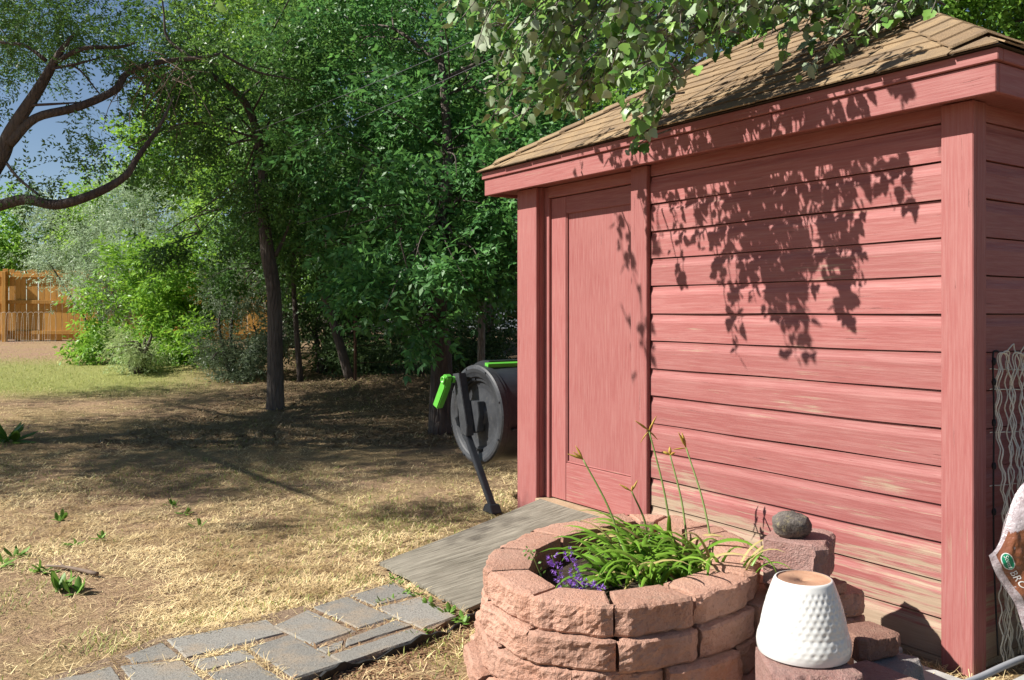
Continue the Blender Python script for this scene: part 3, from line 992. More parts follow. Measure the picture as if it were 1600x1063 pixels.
# drum seam flanges, lid and lime strip
m = MB()
for zz in (-0.004,):
    m.box(-CR - 0.012, CR + 0.012, 0.09, 0.71, CZ - 0.085, CZ - 0.070)
m.build("drum_flange", BPL, comp, bevel=0.004)
def arc_panel(name, a0, a1, r0, r1, y0_, y1_, mat, parent, n=10):
    m = MB(); vs = []
    for i in range(n + 1):
        a = R_(a0 + (a1 - a0) * i / n)
        for rr in (r0, r1):
            for yv in (y0_, y1_): vs.append((rr * math.cos(a), yv, CZ + rr * math.sin(a)))
    fs = []
    for i in range(n):
        k = i * 4
        fs += [(k + 2, k + 6, k + 7, k + 3), (k, k + 1, k + 5, k + 4), (k, k + 4, k + 6, k + 2), (k + 1, k + 3, k + 7, k + 5)]
    fs += [(0, 2, 3, 1), (n * 4, n * 4 + 1, n * 4 + 3, n * 4 + 2)]
    m.add(vs, fs); return m.build(name, mat, parent)
arc_panel("lid", 84, 138, CR * .985, CR + 0.030, 0.10, 0.70, BPL, comp)
arc_panel("lid_edge", 76, 83, CR * .98, CR + 0.020, 0.06, 0.70, LIME, comp, 4)
arc_panel("vent_slot", 22, 30, CR * .97, CR * .99, 0.22, 0.30, GPL, comp, 4)
# front leg with bracket
def prism(pts, y0_, y1_, name, mat, parent, bevel=0.004):
    n = len(pts); m = MB()
    m.add([(x, y0_, z) for x, z in pts] + [(x, y1_, z) for x, z in pts], [tuple(range(n)), tuple(range(2 * n - 1, n - 1, -1))] + [(i, n + i, n + (i + 1) % n, (i + 1) % n) for i in range(n)])
    o = m.build(name, mat, parent, bevel=0)
    bm = bmesh.new(); bm.from_mesh(o.data); bmesh.ops.recalc_face_normals(bm, faces=bm.faces)
    if bevel: bmesh.ops.bevel(bm, geom=list(bm.edges), offset=bevel, segments=2, affect='EDGES')
    bm.to_mesh(o.data); bm.free(); return o
leg = prism([(-0.19, CZ + 0.29), (-0.10, CZ + 0.30), (-0.04, CZ + 0.10), (0.015, CZ - 0.08), (0.01, CZ - 0.15), (-0.075, CZ - 0.14), (-0.105, CZ + 0.02)], -0.075, -0.012, "bracket", GPL, comp)
prism([(-0.066, CZ - 0.135), (-0.006, CZ - 0.145), (0.325, 0.05), (0.280, 0.05)], -0.068, -0.022, "leg", BPL, comp)
prism([(0.235, 0.0), (0.375, 0.0), (0.34, 0.055), (0.27, 0.055)], -0.085, -0.005, "foot", BPL, leg)
prism([(-0.06, CZ + 0.10), (0.06, CZ + 0.10), (0.08, CZ), (0.05, CZ - 0.12), (-0.03, CZ - 0.14), (-0.07, CZ - .02)], -0.012, 0.05, "axle_hub", GPL, comp)
# rear leg, splayed the other way
prism([(-0.06, CZ + 0.16), (0.06, CZ + 0.16), (0.06, CZ - 0.10), (-0.10, 0.0), (-0.19, 0.0)], CL + 0.01, CL + 0.06, "leg", BPL, comp)
prism([(0.0, CZ - .10), (0.06, CZ - 0.14), (0.22, 0.0), (0.15, 0.0)], CL + 0.062, CL + 0.10, "leg", BPL, comp)
# lime crank
h = prism([(-0.155, CZ + 0.235), (-0.14, CZ + 0.270), (-0.17, CZ + 0.292), (-0.21, CZ + 0.280), (-0.235, CZ + 0.225), (-0.355, CZ + 0.050), (-0.285, CZ + 0.025), (-0.170, CZ + 0.185)], -0.155, -0.100, "crank_handle", LIME, comp, 0.008)
m = MB(); m.lathe([(0.024, -0.097), (0.026, -0.072)], 20, Matrix.Translation((-0.170, 0, 0.248)) @ M_ax); m.build("crank_axle", LIME, h, True)
m = MB(); m.lathe([(0.0, -0.1595), (0.016, -0.1605), (0.018, -0.1685), (0.026, -0.1685), (0.028, -0.164)], 20, Matrix.Translation((-0.180, 0, 0.248)) @ M_ax); m.build("crank_boss", LIME, h, True)

# ------------------------------------------------------------------ right side: slab, conduit, wire border, cord, bag
t0 = WZ(1395, 1052, 0.03)
SLABM = m_simple("pale_concrete", (0.38, 0.37, 0.35), (0.50, 0.49, 0.46), 12, 0.9, 0.5, 0.006)
def slab(pts, z, name, label):
    n = len(pts); m = MB()
    m.add([(x, y, z) for x, y in pts] + [(x, y, -0.04) for x, y in pts], [tuple(range(n)), tuple(range(2 * n - 1, n - 1, -1))] + [(i + n, (i + 1) % n + n, (i + 1) % n, i) for i in range(n)])
    o = m.build(name, SLABM, None, bevel=0.006); tag(o, label, "paver"); return o
def shp(L): return [tuple(SL(x, y)[:2]) for x, y in L]
slab(shp([(-0.62, -0.34), (-0.20, -0.42), (-0.14, -0.03), (-0.54, -0.03)][:4]), 0.035, "stepping_stone", "pale grey paver lying on the ground in front of the right corner post")
slab(shp([(0.26, -0.42), (0.80, -0.42), (0.80, 0.16), (0.26, 0.16)]), 0.03, "stepping_stone", "pale grey paver on the ground beside the shed's shaded side wall")
slab(shp([(-0.10, -0.48), (0.22, -0.48), (0.22, -0.10), (-0.10, -0.10)]), 0.02, "stepping_stone", "pale paver lying at the foot of the right corner post")
m = MB(); pp = catmull([SL(0.19, -0.35, 0.040), SL(0.205, -0.1, 0.045), SL(0.215, 0.10, 0.055), SL(0.22, 0.45, 0.05), SL(0.23, 1.1, 0.03)], 5)
m.tube(pp, 0.0125, 10)
tag(m.build("conduit_pipe", m_simple("grey_conduit", (0.30, 0.31, 0.33), (0.38, 0.39, 0.41), 9, 0.5, 0.1), None, True), "thin grey conduit pipe lying along the foot of the shed's side wall", "pipe")

# white vinyl wire border leaning on the side wall
wf = empty("wire_border", SL(0.128, 0.32), SH_RZ)
tag(wf, "tangle of old white twisted wire garden border leaning on the shed's side wall", "wire border")
WWIRE = m_simple("old_white_vinyl", (0.72, 0.70, 0.58), (0.88, 0.86, 0.74), 25, 0.6, 0.2)
def wavy(pts, r, amp=0.006, freq=60, n=5):
    P = catmull(pts, 14); out = []
    s = 0
    for i, p in enumerate(P):
        if i: s += (P[i] - P[i - 1]).length
        out.append(p + Vector((amp * math.cos(s * freq), amp * math.sin(s * freq), 0.4 * amp * math.sin(s * freq * 1.3))))
    b_ = MB(); b_.tube(out, r, n); return b_
for k in range(17):
    ya = -0.17 + 0.027 * k + random.uniform(-.012, .012)
    xa = random.uniform(0.0, 0.022)
    top_z = 1.25 + random.uniform(-0.03, 0.03) if k > 1 else 1.24
    yl = ya + random.uniform(-0.05, 0.05)
    pts = [(xa + .012, yl, 0.02), (xa + .010, yl + random.uniform(-.03, .03), 0.35), (xa + 0.02, ya + random.uniform(-.03, .03), 0.7), (xa, ya, 1.0), (xa, ya + .01, top_z - .06), (xa, ya + 0.04, top_z), (xa, ya + 0.085, top_z - .05), (xa + .01, ya + .09 + random.uniform(-.02, .02), 0.95), (xa + .010, ya + .05, 0.5), (xa + .012, ya + .07, 0.03)]
    wavy([Vector(p) for p in pts], 0.0028).build("wire_hoop", WWIRE, wf, True)
for zc in (1.18, 1.10, 0.93, 0.72):
    wavy([Vector((0.0, -0.2, zc)), Vector((0.01, 0.05, zc - 0.01)), Vector((0.0, 0.3, zc + .01))], 0.0022, 0.003).build("cross_wire", WWIRE, wf, True)
ck = empty("light_cord", SL(0.135, 0.135), SH_RZ)
tag(ck, "black hanging cord of small lights on the shaded side wall", "cord")
BLK = m_simple("black_rubber", (0.010, 0.010, 0.011), (0.02, 0.02, 0.022), 12, 0.6, 0.1)
m = MB(); m.tube(catmull([(0.0, 0.045, 1.245), (0.0, 0.02, 1.25), (0.0, 0.0, 1.22), (0.003, 0.002, 1.0), (0.004, -0.004, 0.7), (0.003, 0.004, 0.4), (0.02, 0.0, 0.06)], 8), 0.0035, 6)
cord = m.build("cable", BLK, ck, True)
for zc in (1.21, 1.13, 0.97, 0.80, 0.62, 0.45):
    m = MB(); m.lathe([(0.0, -0.017), (0.007, -0.013), (0.009, 0.0), (0.006, 0.012), (0.0, 0.014)], 10, Matrix.Translation((0.004, 0.0, zc)))
    m.build("bulb_socket", BLK, cord, True)

# mulch bag
BR = W(1545, 868, 3.18)
e_r = Vector((math.cos(R_(-62)), 0.10, math.sin(R_(-62)))).normalized()       # reading direction of the print
e_u = Vector((math.cos(R_(28)), 0.16, math.sin(R_(28)))); e_u = (e_u - e_r * e_u.dot(e_r)).normalized()
e_n = e_r.cross(e_u).normalized()                # towards the camera
if e_n.y > 0: e_n = -e_n
BW, BH = 0.555, 0.72
bagc = BR + e_r * BW * 0.5 + e_u * BH * 0.5
bag = empty("mulch_bag", BR + e_r * BW * .62)
tag(bag, "clear-edged brown plastic bag of mulch with green oval logo leaning at right edge", "bag")
bag_o = bag.location.copy()
def bskew(v_): return 0.165 * float(sstep(0.0, 0.36, np.array(v_))) 
def bagpt(u, v_, h=0.0):
    # u across, v up, both 0..1; the loose upper left corner flops outwards
    su = math.sin(math.pi * min(max(u, 0), 1)) ** 0.55; sv = math.sin(math.pi * min(max(v_, 0), 1)) ** 0.5
    q = Vector((u * 3.1, v_ * 4.0, 0))
    wr = 0.011 * noise.noise(q * 2.1) + 0.007 * noise.noise(Vector((u * 14 + v_ * 5, v_ * 3.0, 4))) + 0.004 * noise.noise(q * 9)
    bul = 0.085 * su * sv + wr * min(1, su * sv * 2.5 + 0.25)
    wob = 0.012 * noise.noise(Vector((u * 4, v_ * 4, 9)))
    sk = bskew(v_)
    return BR + e_r * (u * (BW + sk) - sk + wob) + e_u * (v_ * BH + wob) + e_n * (bul + h) - bag_o
def bag_m(um, vm, h):
    v_ = vm / BH; sk = bskew(v_)
    return bagpt((um + sk) / (BW + sk), v_, h)
def bag_sheet(name, u0, u1, v0, v1, h, mat, n=44, mask=None, back=False):
    m = MB(); vs = []
    for j in range(n + 1):
        for i in range(n + 1):
            u = u0 + (u1 - u0) * i / n; v_ = v0 + (v1 - v0) * j / n
            p = bagpt(u, v_, h)
            if back:
                sk = bskew(v_); q = BR + e_r * (u * (BW + sk) - sk) + e_u * (v_ * BH) - bag_o
                b_ = (p - q).dot(e_n); p = p - e_n * (1.9 * b_)
            vs.append(p)
    fs = []
    for j in range(n):
        for i in range(n):
            if mask and not mask(u0 + (u1 - u0) * (i + .5) / n, v0 + (v1 - v0) * (j + .5) / n): continue
            a = j * (n + 1) + i; fs.append((a, a + 1, a + n + 2, a + n + 1))
    m.add(vs, fs); return m.build(name, mat, bag, True)
t = NT("clear_film"); v = t.geo_pos()
c = t.mix(t.ramp(t.noise(v, 35, 5, .7), [(0.35, 0), (0.65, 1)]), (0.36, 0.28, 0.29), (0.62, 0.56, 0.58))
t.color(c); t.rough(0.22); t.b.inputs["Specular IOR Level"].default_value = 0.6; t.bump(t.noise(v, 60, 5, .6), 0.5, 0.01)
FILM = t.m
t = NT("brown_print"); v = t.geo_pos()
c = t.mix(t.noise(v, 20, 4), (0.20, 0.065, 0.03), (0.29, 0.11, 0.055))
t.color(c); t.rough(0.25); t.b.inputs["Specular IOR Level"].default_value = 0.6; t.bump(t.noise(v, 40, 4, .6), 0.5, 0.01)
PRINT = t.m
fr = bag_sheet("bag_film", 0, 1, 0, 1, 0, FILM)
bag_sheet("bag_back", 0, 1, 0, 1, 0, FILM, 24, back=True)
bag_sheet("print_panel", 0.02, 0.98, 0.030, 0.9, 0.0016, PRINT, 100, mask=lambda u, v_: u * (BW + bskew(v_)) - bskew(v_) > -0.035 + 0.008 * math.sin(v_ * 40))
# logo oval and lettering follow the bag
def on_bag(name, mesh_pts, faces, u0, v0, h, mat):
    m = MB(); m.add([bag_m(u0 + x, v0 + y, h) for x, y in mesh_pts], faces); return m.build(name, mat, bag)
def oval(rx, ry, n=40):
    pts = [(0, 0)]
    for k in (0.5, 1.0):
        pts += [(rx * k * math.cos(2 * math.pi * i / n), ry * k * math.sin(2 * math.pi * i / n)) for i in range(n)]
    fs = [(0, 1 + i, 1 + (i + 1) % n) for i in range(n)] + [(1 + i, 1 + n + i, 1 + n + (i + 1) % n, 1 + (i + 1) % n) for i in range(n)]
    return pts, fs
WHITEP = m_simple("white_ink", (0.75, 0.75, 0.72), (0.8, 0.8, 0.78), 10, 0.3, 0)
GREENP = m_simple("green_ink", (0.0, 0.23, 0.11), (0.01, 0.28, 0.14), 10, 0.3, 0)
LU, LV = 0.048, 0.047
pts, fs = oval(0.0335, 0.0215); on_bag("logo_rim", pts, fs, LU, LV, 0.0026, WHITEP)
pts, fs = oval(0.0305, 0.0185); on_bag("logo_oval", pts, fs, LU, LV, 0.0036, GREENP)
def text_pts(s, size, shear=0.0):
    cu = bpy.data.curves.new("lettering", 'FONT'); cu.body = s; cu.size = size; cu.align_x = 'CENTER'; cu.align_y = 'CENTER'; cu.shear = shear; cu.resolution_u = 3
    ob = bpy.data.objects.new("lettering", cu); COL.objects.link(ob)
    dg = bpy.context.evaluated_depsgraph_get()
    me = bpy.data.meshes.new_from_object(ob.evaluated_get(dg))
    pts = [(v_.co.x, v_.co.y) for v_ in me.vertices]; fs = [tuple(p.vertices) for p in me.polygons]
    bpy.data.objects.remove(ob); bpy.data.curves.remove(cu); bpy.data.meshes.remove(me)
    return pts, fs
pts, fs = text_pts("Scotts", 0.0215, 0.25); on_bag("lettering", pts, fs, LU, LV, 0.0046, WHITEP)
pts, fs = text_pts("BROWN", 0.032); on_bag("lettering", pts, fs, 0.150, 0.046, 0.0030, WHITEP)

# ------------------------------------------------------------------ daylily in the planter
lily = empty("daylily_plant", (0.70, 3.72, 0.30))
tag(lily, "daylily clump with bright green strap leaves and spent bud stalks in the planter", "plant")
LO = Vector(lily.location)
LILYG = m_leaf_plain("daylily_leaf", (0.08, 0.20, 0.018), (0.24, 0.42, 0.05), 0.35, 0.36)
LILYD = m_leaf_plain("dry_leaf", (0.34, 0.27, 0.10), (0.45, 0.38, 0.16), 0.25, 0.6)
def blade(base, az, L, wid, up0, bend, mat, name="leaf", twist=0.0):
    n = 9
    p = Vector(base); pitch = up0
    d = Vector((math.cos(az), math.sin(az), 0))
    vs = []
    for i in range(n + 1):
        f = i / n
        w = wid * (0.75 + 0.5 * math.sin(min(f * 2.2, 1.57))) * (1 - f ** 3.2) * 0.85 + 0.0006
        t_ = d * math.cos(pitch) + Vector((0, 0, math.sin(pitch)))
        side = Vector((-d.y, d.x, 0))
        nn = side.cross(t_)
        sd = side * math.cos(twist * f) + nn * math.sin(twist * f)
        lift = nn * (w * 0.38)
        vs += [p + sd * w * .5 + lift, p, p - sd * w * .5 + lift]
        p = p + t_ * (L / n)
        pitch -= bend / n * (0.35 + 1.6 * f)
    fs = []
    for i in range(n):
        k = i * 3
        fs += [(k, k + 1, k + 4, k + 3), (k + 1, k + 2, k + 5, k + 4)]
    m = MB(); m.add(vs, fs)
    return m.build(name, mat, lily, True)
rr = random.Random(3)
fans = [(0.42, 3.50), (0.50, 3.62), (0.58, 3.48), (0.62, 3.70), (0.70, 3.58), (0.76, 3.75), (0.84, 3.62), (0.80, 3.88), (0.66, 3.90), (0.52, 3.80), (0.74, 4.02), (0.86, 3.74), (0.62, 4.04)]
for fi, (fx, fy) in enumerate(fans):
    for k in range(15):
        az = rr.gauss(math.pi * 1.18, 0.62) if k % 5 else rr.uniform(0, 6.28)
        L = rr.uniform(0.24, 0.40)
        blade((fx + rr.uniform(-.03, .03) - LO.x, fy + rr.uniform(-.03, .03) - LO.y, 0.0), az, L, rr.uniform(0.017, 0.026),
              rr.uniform(0.65, 1.2), rr.uniform(1.2, 2.3), LILYG if rr.random() > 0.06 else LILYD, twist=rr.uniform(-.5, .5))
for k in range(7):
    blade((0.90 + rr.uniform(-.03, .03) - LO.x, 3.50 + rr.uniform(-.05, .05) - LO.y, 0.0), rr.uniform(-1.2, 0.6), rr.uniform(.22, .36), 0.016, 1.35, rr.uniform(1.6, 3.0), LILYD if k % 3 == 0 else LILYG)
STALK = m_simple("stalk_green", (0.13, 0.20, 0.045), (0.20, 0.27, 0.07), 20, 0.5, 0.1)
BUD = m_simple("spent_bud", (0.42, 0.20, 0.03), (0.50, 0.38, 0.06), 40, 0.55, 0.2)
def scape(tip, base, buds, bow=0.02):
    tip = Vector(tip); base = Vector(base)
    mid = tip.lerp(base, .5) + Vector((bow, 0, 0.01))
    m = MB(); P = catmull([base - LO, mid - LO, tip - LO], 8)
    m.tube(P, lerp_list([0.0052, 0.0046, 0.0036], len(P)), 7)
    st = m.build("stalk", STALK, lily, True)
    for (dx, dz, L, w) in buds:
        L *= 1.45; w *= 1.3
        d = Vector((dx, rr.uniform(-.25, .25), dz)).normalized()
        a = tip - LO; pts = [a, a + d * L * .25, a + d * L * .6, a + d * L + Vector((0, 0, -.004 * rr.random()))]
        m = MB(); m.tube(catmull(pts, 4), lerp_list([0.0018, w * .6, w, w * .75, 0.0008], 13), 7)
        m.build("bud", BUD, st, True)
B1 = [(-0.9, 0.35, 0.052, 0.0042), (-0.45, 0.85, 0.050, 0.0045), (-0.75, 0.6, 0.04, 0.004)]
B2 = [(-0.85, 0.5, 0.045, 0.0042), (0.5, 0.85, 0.040, 0.004), (0.1, 0.6, 0.02, 0.004)]
B3 = [(-0.8, 0.6, 0.060, 0.0045), (0.45, 0.9, 0.058, 0.0042), (0.5, -0.5, 0.045, 0.003), (-0.4, -0.6, 0.05, 0.0025), (0.2, 0.5, 0.03, 0.004)]
B4 = [(-0.7, 0.3, 0.03, 0.006), (0.0, 0.6, 0.028, 0.0065), (0.5, 0.3, 0.02, 0.005)]
B5 = [(-0.45, 0.9, 0.062, 0.005), (-0.25, 0.95, 0.055, 0.0055), (-0.95, -0.1, 0.045, 0.003), (0.3, -0.7, .03, .003)]
scape(W(911, 718, 3.95), (0.50, 3.80, 0.30), B1)
scape(W(987, 768, 4.00), (0.62, 4.00, 0.30), B2)
scape(W(1014, 673, 4.22), (0.74, 4.02, 0.30), B3, 0.01)
scape(W(1047, 711, 4.20), (0.80, 4.00, 0.30), B4, 0.012)
scape(W(1072, 700, 4.20), (0.90, 3.92, 0.30), B5, 0.012)

# purple bellflower
bell = empty("bellflower", (0.19, 3.42, 0.30))
tag(bell, "small purple bellflower spikes hanging over the planter's front left rim", "flower")
BO = Vector(bell.location)
PETAL = m_leaf_plain("purple_petal", (0.24, 0.10, 0.50), (0.40, 0.20, 0.68), 0.35, 0.5)
SMLEAF = m_leaf_plain("bellflower_leaf", (0.10, 0.22, 0.04), (0.18, 0.32, 0.07), 0.3, 0.45)
spikes = [[W(880, 925, 3.32), W(872, 895, 3.30), W(862, 868, 3.28)], [W(906, 920, 3.32), W(897, 890, 3.30), W(887, 862, 3.28)], [W(900, 925, 3.34), W(915, 910, 3.30), W(945, 922, 3.20)], [W(890, 930, 3.34), W(895, 905, 3.28), W(912, 917, 3.20)],
          [W(850, 912, 3.42), W(832, 868, 3.42), W(826, 858, 3.44)]]
for si, sp_ in enumerate(spikes):
    P = catmull([p - BO for p in sp_], 8)
    P = [Vector((0, 0, 0.0)) + (P[0] - Vector((0, 0, 0))) * 0.0 + Vector((P[0].x, P[0].y, 0.0))] + P
    m = MB(); m.tube(P, 0.0018, 5); st = m.build("stem", STALK, bell, True)
    for i, p in enumerate(P[2:]):
        for q in range(2 if si < 4 else 1):
            d = Vector((rr.uniform(-1, 1), rr.uniform(-1, .6), rr.uniform(-.7, .7))).normalized()
            c_ = p + d * rr.uniform(0.006, 0.016)
            m = MB()
            if si < 4 and (i > 3 or q == 0):
                # five-petalled bell
                s1 = d.orthogonal().normalized(); s2 = d.cross(s1)
                for k in range(5):
                    a = 2 * math.pi * k / 5
                    o1 = s1 * math.cos(a) + s2 * math.sin(a); o2 = s1 * math.cos(a + .5) + s2 * math.sin(a + .5); o0 = s1 * math.cos(a - .5) + s2 * math.sin(a - .5)
                    m.add([c_, c_ + d * .006 + o0 * .004, c_ + d * .013 + o1 * .0095, c_ + d * .006 + o2 * .004], [(0, 1, 2, 3)])
                m.build("bloom", PETAL, st)
            else:
                s1 = d.orthogonal().normalized(); L = rr.uniform(.012, .022)
                m.add([c_, c_ + d * L * .5 + s1 * L * .3, c_ + d * L, c_ + d * L * .5 - s1 * L * .3], [(0, 1, 2, 3)])
                m.build("leaf", SMLEAF, st)

# ------------------------------------------------------------------ grass and straw on the ground
LEAFM = m_leaf("leaf_blade", 0.36)
GRASSM = m_leaf("grass_blade", 0.25, 0.6, (.9, .9, .9))
STRAWM = m_leaf("straw_blade", 0.12, 0.75, (.95, .95, .95))
def in_frame(X, Y, Z, mar=60):
    px = 800 + F * X / Y; py = HZ - F * (Z - CAMZ) / Y
    return (px > -mar) & (px < 1600 + mar) & (py < 1063 + mar)
def local_xy(X, Y):
    dx, dy = X - RC.x, Y - RC.y
    return dx * AX.x + dy * AX.y, dx * AY.x + dy * AY.y
bedp = np.array([(p.x, p.y) for p in bed])
def inside_poly(X, Y, P):
    ins = np.zeros(len(X), bool); n = len(P); j = n - 1
    for i in range(n):
        xi, yi = P[i]; xj, yj = P[j]
        c_ = ((yi > Y) != (yj > Y)) & (X < (xj - xi) * (Y - yi) / (yj - yi + 1e-12) + xi)
        ins ^= c_; j = i
    return ins
PAVP = [np.array([(WZ(px, py, .03).x, WZ(px, py, .03).y) for px, py in q]) for q in quads]
RAMPP = np.array([tuple(SL(-2.49, -1.26)[:2]), tuple(SL(-1.56, -1.26)[:2]), tuple(SL(-1.74, 0)[:2]), tuple(SL(-2.70, 0)[:2])])
RIMP = np.array([(p.x + (p.x - PC.x) * .12, p.y + (p.y - PC.y) * .12) for p in RIM])
def free(X, Y):
    lx, ly = local_xy(X, Y)
    ok = ~((lx > -3.0) & (lx < 0.15) & (ly > -0.02) & (ly < 3.1))
    ok &= ~inside_poly(X, Y, RAMPP) & ~inside_poly(X, Y, RIMP)
    for q in PAVP: ok &= ~inside_poly(X, Y, q)
    return ok
def scatter(N, y0, y1, power, xl=None):
    """positions over the lawn, denser near the camera"""
    u = RNG.random(N)
    Y = (y0 ** (1 - power) + u * (y1 ** (1 - power) - y0 ** (1 - power))) ** (1 / (1 - power))
    X = (RNG.random(N) * 1.36 - 0.66) * Y
    Z = gz(X, Y)
    Z = Z + np.where(inside_poly(X, Y, bedp), 0.019, 0.0)
    k = in_frame(X, Y, Z) & free(X, Y)
    return X[k], Y[k], Z[k]
def blades(name, X, Y, Z, L, Wd, pitch, colA, colB, mat, label, cat, cmix=None, simple=False):
    n = len(X)
    az = RNG.random(n) * 2 * math.pi
    d = np.stack([np.cos(az), np.sin(az), np.zeros(n)], -1)
    s = np.stack([-np.sin(az), np.cos(az), np.zeros(n)], -1)
    up = np.array([0, 0, 1.0])
    B = np.stack([X, Y, Z - 0.006], -1)
    Lm, Wm = L[:, None], Wd[:, None]
    mid = B + d * (np.cos(pitch)[:, None] * Lm * .5) + up * (np.sin(pitch)[:, None] * Lm * .55)
    p2 = pitch * 0.55
    tip = mid + d * (np.cos(p2)[:, None] * Lm * .5) + up * (np.sin(p2)[:, None] * Lm * .45)
    V = np.stack([B + s * Wm * .4, B - s * Wm * .4, mid - s * Wm * .5, mid + s * Wm * .5, tip], 1).reshape(-1, 3)
    i = np.arange(n)[:, None] * 5
    Q = np.concatenate([i + np.array([[0, 1, 2, 3]]), i + np.array([[3, 2, 4, 4]])], 0)
    T1 = np.concatenate([i + np.array([[0, 1, 2]]), i + np.array([[0, 2, 3]]), i + np.array([[3, 2, 4]])], 0)
    if simple:
        V = np.stack([B + s * Wm * .5, B - s * Wm * .5, tip - s * Wm * .3, tip + s * Wm * .3], 1).reshape(-1, 3)
        T1 = np.arange(n * 4).reshape(-1, 4)
    f = RNG.random(n) if cmix is None else np.clip(cmix + RNG.normal(0, .18, n), 0, 1)
    C = np.array(colA)[None] * (1 - f[:, None]) + np.array(colB)[None] * f[:, None]
    C *= (0.75 + 0.5 * RNG.random(n))[:, None]
    o = np_mesh(name, V, T1, mat, None, np.repeat(C, 4 if simple else 5, 0))
    tag(o, label, cat, kind="stuff"); return o
# straw mat
X, Y, Z = scatter(360000, 2.9, 13, 1.9)
dens = smooth_noise(X, Y, 0.9, 5) * .30 + smooth_noise(X, Y, 2.9, 6) * .25 + smooth_noise(X, Y, 14, 61) * .45
bare = sstep(-1.5, -2.0, X + 0.30 * (Y - 4.0) + .7 * (smooth_noise(X, Y, 2.1, 15) - .5))       # bare soil at the far left foreground
keep = RNG.random(len(X)) < np.clip(4.2 * (dens - 0.36), 0.02, 1) * (1 - 0.9 * bare * sstep(5.3, 4.5, Y)) * np.where((X > -0.80) & (Y < 4.3) & (X - Y * .9 > -4.25), 0.3, 1.0)
X, Y, Z = X[keep], Y[keep], Z[keep] + 0.035 * np.clip(dens[keep] - .45, 0, 1) * RNG.random(keep.sum())
n = len(X)
blades("dry_grass", X, Y, Z, RNG.uniform(.018, .06, n), RNG.uniform(.0020, .0040, n) * (0.75 + Y * .07), np.abs(RNG.normal(.10, .32, n)) + .02,
       (0.36, 0.245, 0.11), (0.88, 0.72, 0.40), STRAWM, label="mat of dry straw-coloured mown grass covering the lawn", cat="dry grass", simple=True,
       cmix=np.clip(0.5 + .8 * (smooth_noise(X, Y, 1.4, 71) - .5) + .8 * (smooth_noise(X, Y, 5.2, 72) - .5) + .8 * (smooth_noise(X, Y, 18, 73) - .5), 0, 1))
# living grass, in patches
X, Y, Z = scatter(170000, 3.0, 20, 1.55)
g1 = smooth_noise(X, Y, 1.1, 8) * .6 + smooth_noise(X, Y, 3.3, 9) * .4
strip = sstep(11.5, 13, Y) * sstep(19, 16.5, Y) * sstep(-3.4, -5.0, X)
patch = np.exp(-((X + 0.75) / .7) ** 2 - ((Y - 6.0) / .55) ** 2) + 0.8 * np.exp(-((X + 2.6) / 1.2) ** 2 - ((Y - 7.2) / .5) ** 2) + 0.9 * np.exp(-((X + 1.15) / .16) ** 2 - ((Y - 4.25) / .1) ** 2) + 0.9 * np.exp(-((X + 1.75) / .13) ** 2 - ((Y - 3.75) / .12) ** 2)  + 0.9 * np.exp(-((X + 1.42) / .14) ** 2 - ((Y - 4.02) / .07) ** 2) + .8 * np.exp(-((X + .78) / .14) ** 2 - ((Y - 4.62) / .1) ** 2)
keep = RNG.random(len(X)) < np.clip(0.95 * strip + 0.8 * patch + 0.9 * np.clip(g1 - 0.56, 0, 1) * 1.8, 0.012, 1)
X, Y, Z, g1 = X[keep], Y[keep], Z[keep], g1[keep]
n = len(X)
blades("green_grass", X, Y, Z, RNG.uniform(.02, .05, n) * (1 + .05 * np.clip(Y - 7, 0, 8)), RNG.uniform(.0022, .0045, n) * (0.7 + Y * .08), RNG.uniform(.35, 1.25, n),
       (0.15, 0.23, 0.04), (0.42, 0.44, 0.13), GRASSM, "thin living green grass growing in patches through the straw", "grass")
# brown wood chips and leaf litter between path and planter
X, Y, Z = scatter(60000, 2.9, 4.6, 1.2)
lx, ly = local_xy(X, Y)
k = (X > -0.9) & (X < 1.6) & (Y < 4.3)
X, Y, Z = X[k], Y[k], Z[k]; n = len(X)
blades("wood_chips", X, Y, Z, RNG.uniform(.015, .05, n), RNG.uniform(.004, .010, n), np.abs(RNG.normal(.05, .2, n)),
       (0.14, 0.065, 0.035), (0.40, 0.26, 0.14), STRAWM, "brown wood chips and dead leaves scattered beside the planter", "wood chips")
X, Y, Z = scatter(60000, 8.5, 17, 1.3)
k = (X > -5 + 0.1 * Y); X, Y, Z = X[k], Y[k], Z[k]; n = len(X)
blades("leaf_litter", X, Y, Z, RNG.uniform(.03, .09, n), RNG.uniform(.006, .02, n), np.abs(RNG.normal(.1, .3, n)),
       (0.16, 0.10, 0.055), (0.42, 0.32, 0.19), STRAWM, "brown leaf litter and dead stalks under the trees", "leaf litter")

